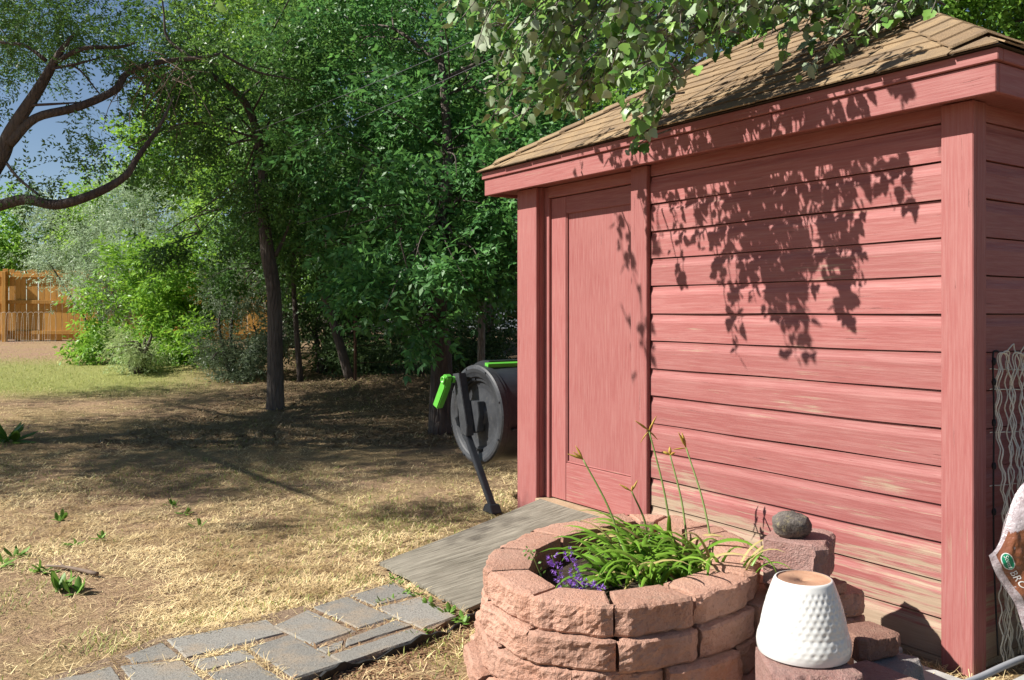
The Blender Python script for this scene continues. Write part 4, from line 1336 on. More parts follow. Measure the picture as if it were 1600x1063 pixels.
# broadleaf weeds, each one its own little rosette
WEEDM = m_leaf_plain("weed_leaf", (0.09, 0.20, 0.03), (0.20, 0.34, 0.06), 0.3, 0.5)
def weed(px, py, size, label, nl=12, tall=0.5, seed=0, z=0.0, group="broadleaf weeds in the dry lawn"):
    r = random.Random(seed)
    p = WZ(px, py, z)
    g = gzf(p.x, p.y)
    if p.y > 6.0:
        for _ in range(8):
            p = WZ(px, py, g); g = gzf(p.x, p.y)
    root = empty("weed", (p.x, p.y, g - 0.008 + z)); tag(root, label, "weed", group)
    for k in range(nl):
        az = r.uniform(0, 6.28); pitch = r.uniform(.2, 1.2) * (0.5 + tall); L = size * (1.35 if z == 0 else 1.15) * r.uniform(.6, 1.1); w = L * r.uniform(.28, .42)
        d = Vector((math.cos(az) * math.cos(pitch), math.sin(az) * math.cos(pitch), math.sin(pitch)))
        s = Vector((-math.sin(az), math.cos(az), 0)); o_ = Vector((r.uniform(-.3, .3) * size, r.uniform(-.3, .3) * size, 0))
        dn = Vector((0, 0, -L * .18)); nn = s.cross(d) * (w * .18)
        m = MB(); m.add([o_, o_ + d * L * .35 + s * w * .5 + nn, o_ + d * L * .4, o_ + d * L * .35 - s * w * .5 + nn, o_ + d * L * .75 + s * w * .35 + nn + dn * .5, o_ + d * L * .78 + dn * .6, o_ + d * L * .75 - s * w * .35 + nn + dn * .5, o_ + d * L + dn],
                       [(0, 1, 2), (0, 2, 3), (1, 4, 5, 2), (2, 5, 6, 3), (4, 7, 5), (5, 7, 6)])
        m.build("leaf", WEEDM, root, True)
    return root
weed(10, 690, 0.22, "large leafy weed in the shade at the left edge of the lawn", 16, .5, 1)
weed(95, 812, 0.07, "small weed left of the dark twig patch in the sunny lawn", 8, .6, 2)
weed(268, 790, 0.07, "pair-leaved green weed at the edge of the tree shade", 8, .7, 3)
weed(290, 802, 0.06, "tiny weed just right of the one at the shade's edge", 7, .7, 4)
weed(310, 822, 0.06, "thin upright weed in the middle of the dry lawn", 6, .9, 5)
weed(160, 842, 0.055, "weed in the dry lawn above the lying stick", 7, .5, 6)
weed(118, 850, 0.07, "spreading weed in the straw above the lying stick", 10, .3, 7)
weed(28, 868, 0.07, "weed clump near the left edge above the bare soil", 10, .6, 8)
weed(5, 882, 0.08, "weed cut off by the left edge of the picture", 9, .7, 9)
weed(70, 892, 0.08, "weed at the thick left end of the lying stick", 10, .8, 10)
weed(95, 922, 0.10, "tallest weed just below the lying stick", 11, 1.0, 11)
weed(118, 925, 0.08, "weed right of the tall one below the stick", 9, .8, 12)
for i, (px, py, s) in enumerate([(612, 905, .05), (622, 911, .05), (640, 922, .045), (655, 930, .05), (668, 942, .05), (684, 950, .055), (700, 958, .055), (716, 966, .06), (595, 940, .05), (610, 936, .04), (630, 928, .045), (727, 972, .05), (665, 984, .04), (645, 990, .035)]):
    weed(px, py, s, "small green weed creeping from the joint between pavers and ramp", 8, .45, 30 + i, 0.02, "creeping weeds between pavers and ramp")
# lying stick
m = MB(); a, b_ = WZ(72, 884, 0.012), WZ(152, 897, 0.012)
m.tube(catmull([a, a.lerp(b_, .4) + Vector((0, .01, .006)), b_], 6), lerp_list([0.006, 0.009, 0.012], 13), 8)
m.tube([a.lerp(b_, .4), a.lerp(b_, .3) + Vector((-.05, .07, .02))], [0.005, 0.002], 6)
tag(m.build("stick", TWIGWOOD, None, True), "short dead brown stick lying on the dry lawn", "stick")

# ------------------------------------------------------------------ trees
def spray_template(kind, r, nl):
    """a leafy twig along +x (unit length); returns (nl,4,3) leaf quads"""
    Q = []
    for i in range(nl):
        if kind == 'pinnate':
            f = 0.15 + 0.85 * (i // 2) / max(1, nl // 2 - 1) if i < nl - 1 else 1.0
            sd = 1 if i % 2 else -1
            ang = sd * r.uniform(.7, 1.1) * (1 if i < nl - 1 else 0)
            b = np.array([f, 0, -0.12 * f * f])
        else:
            f = r.uniform(.05, 1.0); sd = 1 if i % 2 else -1
            ang = sd * r.uniform(.4, 1.3)
            b = np.array([f, r.normal(0, .10), r.normal(0, .08) - .1 * f])
        L = r.uniform(.75, 1.15)
        pit = r.normal(-.25, .35)
        d = np.array([math.cos(ang) * math.cos(pit), math.sin(ang) * math.cos(pit), math.sin(pit)])
        s = np.cross([0, 0, 1.0], d); s /= np.linalg.norm(s)
        roll = r.normal(0, .55)
        nn = np.cross(d, s)
        s = s * math.cos(roll) + nn * math.sin(roll)
        Q.append((b, d, s, np.cross(d, s), L))
    return Q

def foliage(name, cen, dirs, size, leaf, kind, colA, colB, parent, mat=None, nl=14, aspect=0.45, seed=0, spr=0.22):
    """leaf sprays at cen (n,3), pointing along dirs; leaf = leaf length (m), size = spray length (m)"""
    r = np.random.default_rng(seed)
    n = len(cen)
    NT_ = 7
    tid = r.integers(0, NT_, n)
    Vs, Cs = [], []
    x = dirs / np.maximum(np.linalg.norm(dirs, axis=1, keepdims=True), 1e-6)
    upv = np.array([0, 0, 1.0]) + r.normal(0, .45, (n, 3))
    y = np.cross(upv, x); y /= np.maximum(np.linalg.norm(y, axis=1, keepdims=True), 1e-6)
    z = np.cross(x, y)
    Rm = np.stack([x, y, z], -1)           # columns are axes
    sc = size * r.uniform(.7, 1.3, n)
    f0 = r.random(n)
    for t_ in range(NT_):
        idx = np.where(tid == t_)[0]
        if len(idx) == 0: continue
        Q = spray_template(kind, r, nl)
        for (b, d, s, nn, L) in Q:
            ll = leaf * L * r.uniform(.8, 1.2, len(idx)); ww = ll * aspect
            base = cen[idx] + np.einsum('nij,j->ni', Rm[idx], b) * sc[idx][:, None]
            D = np.einsum('nij,j->ni', Rm[idx], d); S = np.einsum('nij,j->ni', Rm[idx], s); Nn = np.einsum('nij,j->ni', Rm[idx], nn)
            fold = (ww * r.uniform(.05, .3, len(idx)))[:, None] * Nn
            m1 = base + D * (ll * .45)[:, None] + S * (ww * .5)[:, None] + fold
            m2 = base + D * (ll * .45)[:, None] - S * (ww * .5)[:, None] + fold
            tip = base + D * ll[:, None]
            Vs.append(np.stack([base, m1, tip, m2], 1))
            f = np.clip(f0[idx] * .6 + r.random(len(idx)) * .4 + r.normal(0, spr * .3, len(idx)), 0, 1)[:, None]
            c = np.array(colA)[None] * (1 - f) + np.array(colB)[None] * f
            c = c * (1.0 + .5 * r.random(len(idx)))[:, None]
            Cs.append(np.repeat(c[:, None, :], 4, 1))
    V = np.concatenate(Vs).reshape(-1, 3); C = np.concatenate(Cs).reshape(-1, 3)
    Q = np.arange(len(V)).reshape(-1, 4)
    return np_mesh(name, V, Q, mat or LEAFM, parent, C)

NLEAF = [0]
def lobes_to_sprays(lobes, r, shell=0.62, mult=1.0):
    C, D = [], []
    for (c, rad, n) in lobes:
        c = np.array(c, float); rad = np.array(rad if hasattr(rad, '__len__') else (rad, rad, rad * .8), float)
        # sub-clumps inside the lobe so that gaps stay open
        k = max(3, int(n / 22))
        sub = r.normal(0, 1, (k, 3)); sub /= np.linalg.norm(sub, axis=1, keepdims=True)
        sub *= (shell + (1 - shell) * r.random((k, 1))) * r.random((k, 1)) ** .25
        n = int(n * mult)
        ci = r.integers(0, k, n)
        p = sub[ci] + r.normal(0, .20, (n, 3))
        C.append(c + p * rad)
        d = p + r.normal(0, .6, (n, 3)) + np.array([0, 0, -0.15])
        D.append(d)
    return np.concatenate(C), np.concatenate(D)

def tree(name, label, base, trunk, trad, lobes, leaf, size, kind, colA, colB, bark, cat="tree", nl=14, aspect=.45, seed=0, limbs=(), group=None, twigs=30, mat=None, trunkname="trunk", shell=.62, mult=1.8):
    r = np.random.default_rng(seed); rp = random.Random(seed)
    base = Vector(base); root = empty(name, base); tag(root, label, cat, group)
    T = catmull([Vector(p) - base for p in trunk], 6)
    m = MB(); m.tube(T, lerp_list(trad, len(T)), 12)
    m.build(trunkname, bark, root, True)
    C, D = lobes_to_sprays(lobes, r, shell, mult)
    m = MB()
    for (pts, rad) in limbs:
        P = catmull([Vector(p) - base for p in pts], 5)
        m.tube(P, lerp_list(rad, len(P)), 8)
    # limbs reaching into every lobe
    top = T[len(T) * 2 // 3:]
    for (c, rad, n_) in lobes:
        if name == 'overhanging_tree' and c[0] > -5.2: continue
        c = Vector(c) - base
        src = min(top, key=lambda q: (q - c).length + 0.4 * abs(q.z - (c.z - 1)))
        mid = src.lerp(c, .5) + Vector((rp.uniform(-.15, .15), rp.uniform(-.15, .15), rp.uniform(-.05, .3)))
        L = (c - src).length
        P = catmull([src, mid, c], 5)
        m.tube(P, lerp_list([max(.016, trad[-1] * .8), max(.010, trad[-1] * .45), 0.006], len(P)), 6)
        for _ in range(max(2, int(twigs / max(1, len(lobes))))):
            s0 = P[rp.randrange(3, len(P))]
            rad_ = rad if not hasattr(rad, '__len__') else sum(rad) / 3
            e = c + Vector((rp.gauss(0, .6), rp.gauss(0, .6), rp.gauss(0, .5))) * rad_
            m.tube(catmull([s0, s0.lerp(e, .5) + Vector((rp.uniform(-.1, .1), rp.uniform(-.1, .1), rp.uniform(0, .12))), e], 4), lerp_list([0.011, 0.007, 0.003], 9), 5)
    if m.v: m.build("branches", bark, root, True)
    Cb = C - np.array(base)[None]
    o = foliage("crown", Cb, D, size, leaf, kind, colA, colB, root, mat, nl, aspect, seed + 5)
    NLEAF[0] += len(C) * nl
    return root

BARK_D = m_bark("dark_bark", (0.13, 0.10, 0.085), (0.20, 0.165, 0.14))
BARK_L = m_bark("grey_brown_bark", (0.15, 0.12, 0.10), (0.22, 0.185, 0.155))
BARK_P = m_bark("pale_bark", (0.34, 0.30, 0.25), (0.24, 0.20, 0.16), 1.4)

# overhanging tree, trunk just outside the frame on the left
b1 = Vector((-6.6, 8.6, gzf(-6.6, 8.6) - .05))
fork = W(-70, 330, 8.3)
limbsA = [
 ([b1 + Vector((0, 0, 1.5)), fork, W(-5, 255, 8.25), W(18, 205, 8.2), W(60, 140, 8.15), W(92, 85, 8.1), W(116, 52, 8.1)], [.12, .095, .075, .062, .05, .032, .012]),
 ([W(14, 225, 8.2), W(55, 185, 8.2), W(120, 168, 8.2), W(178, 142, 8.3), W(200, 114, 8.4), W(250, 97, 8.5), W(300, 92, 8.7), W(345, 84, 8.9)], [.05, .042, .04, .036, .03, .026, .022, .012]),
 ([W(345, 84, 8.9), W(400, 112, 9.2), W(470, 126, 9.5)], [.014, .012, .005]),
 ([W(300, 92, 8.7), W(262, 60, 8.7), W(256, 20, 8.7), W(250, -30, 8.7)], [.018, .014, .010, .005]),
 ([b1 + Vector((0, 0, 1.3)), fork + Vector((-.1, 0, -.12)), W(-2, 322, 8.2), W(40, 312, 8.1), W(90, 320, 8.0), W(150, 302, 8.0), W(195, 276, 8.05), W(215, 246, 8.1), W(250, 196, 8.2), W(272, 150, 8.3)], [.09, .07, .052, .048, .045, .04, .034, .026, .016, .006]),
 ([W(10, 255, 8.2), W(30, 280, 8.15), W(62, 306, 8.1)], [.014, .012, .012]),
 ([W(85, 98, 8.1), W(130, 76, 8.1), W(185, 74, 8.2), W(215, 66, 8.3)], [.025, .022, .018, .006]),
 ([W(78, 108, 8.1), W(120, 100, 8.1), W(165, 88, 8.2)], [.016, .012, .005]),
 ([W(40, 165, 8.15), W(80, 163, 8.15), W(130, 160, 8.2)], [.014, .012, .006]),
 ([W(72, 95, 8.1), W(40, 72, 8.1), W(0, 66, 8.1), W(-60, 50, 8.1)], [.02, .016, .014, .008]),
 ([W(80, 108, 8.1), W(118, 105, 8.1), W(155, 146, 8.2)], [.010, .009, .006]),
]
shade = []
rS = np.random.default_rng(77)
for (x, y, z, rd, n_) in [(-8.4, 8.2, 4.6, 1.5, 260), (-7.2, 9.6, 5.2, 1.5, 300), (-9.6, 9.4, 5.4, 1.6, 300), (-6.4, 8.3, 5.3, 1.2, 220), (-8.2, 11.0, 5.3, 1.5, 280), (-6.2, 10.6, 4.9, 1.3, 260), (-10.6, 8.0, 5.2, 1.4, 240), (-6.6, 9.2, 6.6, 1.1, 180), (-7.4, 7.6, 6.0, 1.2, 200), (-11.0, 10.8, 5.6, 1.4, 240), (-9.3, 6.2, 5.0, 1.1, 170), (-10.6, 6.6, 5.2, 1.1, 170), (-8.0, 6.8, 5.0, .9, 140), (-8.8, 7.4, 5.6, 1.2, 190), (-7.0, 8.4, 5.4, 1.2, 190), (-6.3, 7.0, 5.2, .8, 120), (-9.8, 12.0, 5.6, 1.4, 220), (-7.6, 12.4, 5.4, 1.4, 220), (-6.8, 11.4, 6.8, 1.2, 190), (-7.4, 10.0, 6.6, 1.3, 200), (-9.0, 8.8, 6.4, 1.4, 220), (-10.2, 7.4, 6.2, 1.3, 200), (-8.6, 6.2, 5.8, 1.0, 150), (-5.5, 5.25, 4.0, .5, 44), (-5.0, 5.1, 4.0, .42, 34)]:
    shade.append(((x, y, z), (rd, rd, rd * .55), int(n_ * 1.25)))
tree("overhanging_tree", "dark-limbed tree arching in from beyond the left edge with fine airy leaves", b1,
     [b1, b1 + Vector((.05, -.05, 1.0)), b1 + Vector((-.1, -.0, 2.0)), b1 + Vector((-.7, .2, 3.2)), b1 + Vector((-1.3, .5, 4.6))], [.21, .19, .17, .13, .09],
     shade + [(W(30, 70, 8.2), .55, 26), (W(110, 10, 8.3), .5, 18), (W(170, 60, 8.4), .4, 12), (W(90, 200, 8.5), .4, 10), (W(40, 20, 8.4), .5, 16), (W(20, 260, 8.3), .35, 8), (W(95, 280, 8.1), .35, 7), (W(230, 40, 8.6), .4, 14), (W(60, 130, 8.4), .35, 4), (W(270, 25, 8.8), .5, 22), (W(220, 130, 8.6), .4, 12), (W(0, 140, 8.4), .4, 8), (W(150, 260, 8.2), .3, 6), (W(330, 60, 9.0), .5, 26)],
     .046, .28, 'pinnate', (0.035, 0.09, 0.02), (0.09, 0.18, 0.035), BARK_D, nl=15, aspect=.40, seed=1, limbs=limbsA, twigs=150, mult=2.9)
# dead twigs in the fork
dt = MB(); rp = random.Random(5)
for k in range(26):
    a = W(rp.uniform(190, 290), rp.uniform(85, 130), rp.uniform(8.3, 8.6)); e = a + Vector((rp.uniform(-.35, .5), rp.uniform(-.2, .2), rp.uniform(-.75, .12)))
    dt.tube(catmull([a, a.lerp(e, .5) + Vector((rp.uniform(-.08, .08), 0, rp.uniform(0, .1))), e], 4), lerp_list([.006, .004, .002], 9), 5)
ov_t = bpy.data.objects["overhanging_tree"]
o = dt.build("dead_twigs", TWIGWOOD, ov_t, True); o.location = -b1; o["label"] = "pale bare dead twigs tangled in the fork"

# lawn tree in the middle
b2 = Vector((-2.92, 10.9, gzf(-2.92, 10.9) - .04))
tree("lawn_tree", "slim rough-barked tree standing alone in the shaded lawn", b2,
     [b2, b2 + Vector((0, 0, .12)), W(430, 560, 10.9), W(428, 460, 10.9), W(418, 395, 10.9), W(412, 330, 10.9), W(410, 265, 10.9), W(398, 195, 10.85), W(376, 152, 10.7), W(330, 118, 10.4), W(268, 96, 10.0)],
     [.135, .112, .098, .09, .088, .066, .058, .05, .045, .032, .015],
     [(W(300, 70, 10.5), .9, 150), (W(420, 60, 10.9), 1.1, 210), (W(520, 170, 11.2), 1.1, 190), (W(330, 250, 11.3), 1.0, 150), (W(480, 300, 11.6), 1.0, 170), (W(250, 160, 10.8), .6, 60), (W(390, 360, 11.6), .7, 90), (W(200, 230, 11.2), .6, 44), (W(300, 380, 11.6), .5, 50), (W(440, 120, 10.2), .5, 60), (W(400, 330, 10.4), (.45, .3, .3), 46), (W(470, 250, 10.3), .5, 56), (W(360, 200, 10.2), .4, 40)],
     .055, .30, 'simple', (0.028, 0.08, 0.02), (0.09, 0.19, 0.04), BARK_L, nl=18, aspect=.5, seed=2, twigs=80,
     limbs=[([W(430, 400, 10.9), W(445, 370, 11), W(462, 320, 11.1)], [.03, .02, .008])])

# box elder with large hanging leaves beside the shed
b3 = Vector((-0.76, 9.3, gzf(-.76, 9.3) - .05))
tree("box_elder", "tree with large drooping compound leaves between the lawn and the shed", b3,
     [b3, W(690, 560, 9.3), W(684, 480, 9.4), W(690, 380, 9.6), W(700, 250, 9.9), W(690, 100, 10.2)],
     [.13, .11, .095, .08, .06, .04],
     [(W(640, 430, 8.9), (.55, .5, .42), 105), (W(600, 360, 9.4), .6, 90), (W(720, 390, 9.2), .6, 90), (W(560, 250, 10.2), .9, 130), (W(700, 240, 9.8), .9, 140), (W(790, 300, 9.6), .7, 110), (W(620, 120, 10.6), 1.0, 150), (W(760, 130, 10.2), 1.0, 150), (W(690, 10, 10.8), 1.1, 150), (W(560, 40, 11.0), 1.0, 120), (W(800, 420, 9.6), .45, 50), (W(860, 200, 10.2), .9, 110), (W(900, 40, 10.6), 1.0, 120), (W(530, 400, 10.5), .5, 50), (W(660, 510, 9.0), (.4, .35, .22), 34)],
     .095, .34, 'pinnate', (0.024, 0.085, 0.025), (0.085, 0.22, 0.05), BARK_D, nl=11, aspect=.42, seed=3, twigs=90)

# background belt
def bgtree(name, label, px, Y, lobes, leaf, size, kind, cA, cB, tr=.12, bark=BARK_D, seed=0, nl=14, lean=0.0, aspect=.5, ztop=4.0, group="trees behind the lawn"):
    x = (px - 800) / F * Y
    b_ = Vector((x, Y, gzf(x, Y) - .05))
    tree(name, label, b_, [b_, b_ + Vector((lean * .3, 0, ztop * .3)), b_ + Vector((lean * .7, .1, ztop * .65)), b_ + Vector((lean, .1, ztop))], [tr, tr * .85, tr * .7, tr * .45],
         lobes, leaf, size, kind, cA, cB, bark, nl=nl, aspect=aspect, seed=seed, group=group, twigs=40, mult=2.3)
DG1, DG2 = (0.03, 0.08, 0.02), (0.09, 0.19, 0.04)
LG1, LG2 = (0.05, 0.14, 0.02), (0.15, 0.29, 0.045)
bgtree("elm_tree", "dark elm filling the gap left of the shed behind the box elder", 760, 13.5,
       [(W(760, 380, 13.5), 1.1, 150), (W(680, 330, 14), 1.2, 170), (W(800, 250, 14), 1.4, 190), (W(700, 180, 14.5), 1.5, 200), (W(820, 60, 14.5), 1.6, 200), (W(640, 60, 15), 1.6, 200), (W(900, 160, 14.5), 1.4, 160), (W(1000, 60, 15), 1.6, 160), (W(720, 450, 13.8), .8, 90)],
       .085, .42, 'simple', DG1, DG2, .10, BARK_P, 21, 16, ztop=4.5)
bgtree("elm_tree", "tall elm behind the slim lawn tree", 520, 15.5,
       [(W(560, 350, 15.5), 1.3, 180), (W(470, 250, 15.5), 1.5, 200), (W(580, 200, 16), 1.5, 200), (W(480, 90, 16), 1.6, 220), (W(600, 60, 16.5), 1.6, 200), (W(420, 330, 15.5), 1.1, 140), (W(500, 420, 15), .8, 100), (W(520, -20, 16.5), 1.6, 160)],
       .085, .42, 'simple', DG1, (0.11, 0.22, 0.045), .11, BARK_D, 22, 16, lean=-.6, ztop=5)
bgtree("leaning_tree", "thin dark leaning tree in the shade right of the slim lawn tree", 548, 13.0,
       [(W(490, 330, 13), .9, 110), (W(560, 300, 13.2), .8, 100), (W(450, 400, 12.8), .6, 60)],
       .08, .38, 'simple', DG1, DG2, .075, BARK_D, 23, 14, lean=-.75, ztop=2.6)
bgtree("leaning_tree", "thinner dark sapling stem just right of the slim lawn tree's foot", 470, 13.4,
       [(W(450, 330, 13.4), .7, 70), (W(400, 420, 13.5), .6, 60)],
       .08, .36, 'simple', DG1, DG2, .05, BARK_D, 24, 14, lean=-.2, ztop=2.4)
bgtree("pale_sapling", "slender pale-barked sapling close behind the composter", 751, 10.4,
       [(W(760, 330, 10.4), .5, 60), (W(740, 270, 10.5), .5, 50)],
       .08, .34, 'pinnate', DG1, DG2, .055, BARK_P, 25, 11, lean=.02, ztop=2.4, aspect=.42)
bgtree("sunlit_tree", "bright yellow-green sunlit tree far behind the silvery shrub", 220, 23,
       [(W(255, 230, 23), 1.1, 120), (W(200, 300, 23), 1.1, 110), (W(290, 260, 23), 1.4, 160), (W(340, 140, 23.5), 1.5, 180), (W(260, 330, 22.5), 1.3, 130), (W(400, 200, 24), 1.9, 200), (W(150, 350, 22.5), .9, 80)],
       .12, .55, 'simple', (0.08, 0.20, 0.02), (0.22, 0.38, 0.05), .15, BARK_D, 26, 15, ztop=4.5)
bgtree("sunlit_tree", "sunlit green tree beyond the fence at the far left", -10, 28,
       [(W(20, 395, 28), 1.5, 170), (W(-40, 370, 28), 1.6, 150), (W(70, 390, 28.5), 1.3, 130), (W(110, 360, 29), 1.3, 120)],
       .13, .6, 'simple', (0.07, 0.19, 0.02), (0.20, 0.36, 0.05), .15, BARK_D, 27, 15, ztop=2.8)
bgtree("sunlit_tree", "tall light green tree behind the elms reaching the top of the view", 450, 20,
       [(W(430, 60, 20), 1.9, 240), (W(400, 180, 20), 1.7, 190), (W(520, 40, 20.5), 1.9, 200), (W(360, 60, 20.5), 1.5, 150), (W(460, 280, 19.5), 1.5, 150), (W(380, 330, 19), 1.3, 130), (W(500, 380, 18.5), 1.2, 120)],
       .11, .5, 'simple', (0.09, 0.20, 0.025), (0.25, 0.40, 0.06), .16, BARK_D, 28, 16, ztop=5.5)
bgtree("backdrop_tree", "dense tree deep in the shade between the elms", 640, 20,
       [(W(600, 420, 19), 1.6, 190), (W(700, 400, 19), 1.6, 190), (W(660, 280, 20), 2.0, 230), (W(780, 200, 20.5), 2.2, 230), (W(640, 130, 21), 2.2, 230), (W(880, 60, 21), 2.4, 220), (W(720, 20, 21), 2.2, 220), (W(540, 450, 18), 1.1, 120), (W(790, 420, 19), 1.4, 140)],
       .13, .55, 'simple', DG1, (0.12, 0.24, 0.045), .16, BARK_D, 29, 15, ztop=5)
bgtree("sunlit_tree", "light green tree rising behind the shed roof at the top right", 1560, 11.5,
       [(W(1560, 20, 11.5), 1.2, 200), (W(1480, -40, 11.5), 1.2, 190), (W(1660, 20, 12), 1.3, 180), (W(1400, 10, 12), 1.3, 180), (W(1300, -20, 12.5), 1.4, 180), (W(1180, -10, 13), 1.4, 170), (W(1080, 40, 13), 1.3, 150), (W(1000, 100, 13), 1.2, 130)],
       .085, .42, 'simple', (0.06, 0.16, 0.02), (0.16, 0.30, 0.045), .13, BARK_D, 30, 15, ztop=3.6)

# shrubs
def shrub(name, label, px, Y, lobes, leaf, size, kind, cA, cB, bark, seed, nl=14, aspect=.4, mat=None, stems=7):
    x = (px - 800) / F * Y; b_ = Vector((x, Y, gzf(x, Y) - .03)); rp = random.Random(seed)
    root = empty(name, b_); tag(root, label, "shrub", "shrubs along the back of the lawn")
    r = np.random.default_rng(seed)
    C, D = lobes_to_sprays(lobes, r, .5, 2.3)
    for k in range(stems):
        c, rad, n_ = lobes[k % len(lobes)]
        e = Vector(c) - b_ + Vector((rp.gauss(0, .2), rp.gauss(0, .2), rp.gauss(0, .2)))
        s0 = Vector((rp.uniform(-.2, .2), rp.uniform(-.15, .15), 0))
        m = MB(); m.tube(catmull([s0, s0.lerp(e, .45) + Vector((rp.uniform(-.2, .2), 0, .25)), e], 5), lerp_list([.035, .022, .006], 11), 6)
        m.build("stem", bark, root, True)
    foliage("foliage", C - np.array(b_)[None], D, size, leaf, kind, cA, cB, root, mat, nl, aspect, seed + 3)
    NLEAF[0] += len(C) * nl
    return root
shrub("silvery_shrub", "silvery grey-green loose shrub in front of the wooden fence", 160, 18,
      [(W(130, 400, 18), 1.0, 150), (W(190, 360, 18), 1.2, 170), (W(240, 420, 17.8), .9, 110), (W(110, 350, 18.5), .9, 110), (W(250, 330, 18.3), 1.1, 130), (W(180, 460, 17.6), .8, 90), (W(90, 410, 18.4), .5, 50), (W(170, 420, 17.6), .9, 110), (W(150, 450, 17.5), .6, 60)],
      .075, .36, 'simple', (0.15, 0.22, 0.13), (0.30, 0.38, 0.25), BARK_L, 41, 16, .24)
shrub("leafy_shrub", "bright green leafy shrub at the end of the sunny lawn strip", 270, 16,
      [(W(260, 430, 16), .9, 130), (W(310, 420, 16), .8, 120), (W(220, 470, 16), .7, 90), (W(290, 500, 15.7), .7, 100), (W(340, 470, 16), .6, 80), (W(300, 545, 15.4), (.35, .3, .3), 55), (W(170, 500, 16.4), .5, 50), (W(150, 540, 16.4), (.35, .3, .25), 36), (W(330, 400, 16.2), .7, 80), (W(240, 520, 15.6), (.6, .4, .45), 90), (W(200, 440, 15.9), .6, 70), (W(330, 540, 15.2), (.5, .3, .35), 60), (W(190, 530, 16), (.5, .3, .3), 50)],
      .10, .36, 'pinnate', (0.075, 0.185, 0.02), (0.185, 0.33, 0.04), BARK_D, 42, 11, .36)
shrub("willow_bush", "small pale wispy bush at the front corner of the green shrub", 215, 14.6,
      [(W(215, 540, 14.6), (.45, .4, .32), 70), (W(200, 555, 14.5), (.3, .3, .25), 40), (W(235, 556, 14.5), (.25, .3, .2), 30)],
      .08, .32, 'simple', (0.17, 0.24, 0.10), (0.33, 0.40, 0.18), BARK_L, 43, 14, .14, stems=9)
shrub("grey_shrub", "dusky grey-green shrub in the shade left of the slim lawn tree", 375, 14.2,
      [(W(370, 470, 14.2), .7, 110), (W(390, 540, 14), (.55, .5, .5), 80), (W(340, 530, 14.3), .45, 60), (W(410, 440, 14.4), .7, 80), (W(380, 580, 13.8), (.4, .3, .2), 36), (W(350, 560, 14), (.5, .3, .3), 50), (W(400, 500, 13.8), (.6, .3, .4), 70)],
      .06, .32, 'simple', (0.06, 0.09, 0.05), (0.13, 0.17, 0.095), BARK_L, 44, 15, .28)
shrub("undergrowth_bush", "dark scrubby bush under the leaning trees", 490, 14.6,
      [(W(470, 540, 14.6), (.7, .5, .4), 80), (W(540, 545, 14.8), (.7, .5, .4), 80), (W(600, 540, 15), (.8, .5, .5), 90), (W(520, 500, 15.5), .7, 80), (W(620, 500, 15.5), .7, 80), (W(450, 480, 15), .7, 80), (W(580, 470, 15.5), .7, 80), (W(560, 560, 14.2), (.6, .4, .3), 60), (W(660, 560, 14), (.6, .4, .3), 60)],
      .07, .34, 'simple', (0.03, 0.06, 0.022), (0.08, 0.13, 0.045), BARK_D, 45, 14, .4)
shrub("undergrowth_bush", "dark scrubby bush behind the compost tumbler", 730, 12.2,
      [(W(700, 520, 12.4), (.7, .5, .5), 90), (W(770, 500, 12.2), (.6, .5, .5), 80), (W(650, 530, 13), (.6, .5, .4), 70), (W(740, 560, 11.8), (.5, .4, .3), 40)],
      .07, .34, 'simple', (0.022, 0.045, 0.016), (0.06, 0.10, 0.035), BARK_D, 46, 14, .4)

# ------------------------------------------------------------------ fences
FY = 22.0
fence = empty("board_fence", ((-11.0), FY, gzf(-11, FY)))
tag(fence, "orange-stained cedar board fence closing the far left of the yard", "fence")
FO = Vector(fence.location)
boards = []
xx = -14.4; kk = 0
meshes = []
for k in range(4):
    m = MB(); m.box(-0.068, 0.068, 0.0, 0.018, 0.02, 1.78 - 0.012 * k)
    o = m.build("board", CEDAR, fence, bevel=0.003); meshes.append(o.data); bpy.data.objects.remove(o)
while xx < -5.5:
    o = bpy.data.objects.new("board", meshes[kk % 4]); COL.objects.link(o); o.parent = fence
    o.location = (xx - FO.x, random.uniform(-.004, .004), random.uniform(-.015, .015)); o.rotation_euler = (0, random.uniform(-.006, .006), 0)
    xx += 0.146 + (0.018 if kk % 7 == 3 else 0); kk += 1
for zc in (0.16, 0.92, 1.58):
    m = MB(); m.box(-3.4, 5.4, -0.045, -0.007, zc, zc + 0.09); m.build("rail", CEDAR, fence, bevel=0.004)
for xp in (-12.58, -10.1, -7.6):
    m = MB(); m.box(xp - FO.x - 0.05, xp - FO.x + 0.05, -0.150, -0.047, -0.1, 1.72); m.build("post", CEDAR, fence, bevel=0.006)
wb = empty("hoop_border", (-12.0, 21.4, gzf(-12, 21.4)))
tag(wb, "low white wire hoop border in front of the board fence", "wire border")
for k in range(11):
    x = -0.55 + 0.13 * k
    m = MB(); m.tube(catmull([(x, 0, -.05), (x, .02, .4), (x + .02, .03, .68), (x + .09, .03, .74), (x + .16, .03, .68), (x + .18, .02, .4), (x + .18, 0, -.05)], 5), .003, 5); m.build("wire_hoop", WWIRE, wb, True)
wfn = empty("wire_fence", (-0.6, 14.2, gzf(-.6, 14.2))); WO = Vector(wfn.location)
tag(wfn, "sagging wire fence on thin metal posts in the shade under the trees", "fence")
RUST = m_simple("rusty_metal", (0.10, 0.055, 0.035), (0.18, 0.10, 0.06), 30, 0.8, 0.3)
posts = [W(555, 0, 12.6), W(660, 0, 13.4), W(770, 0, 12.4), W(870, 0, 11.6)]
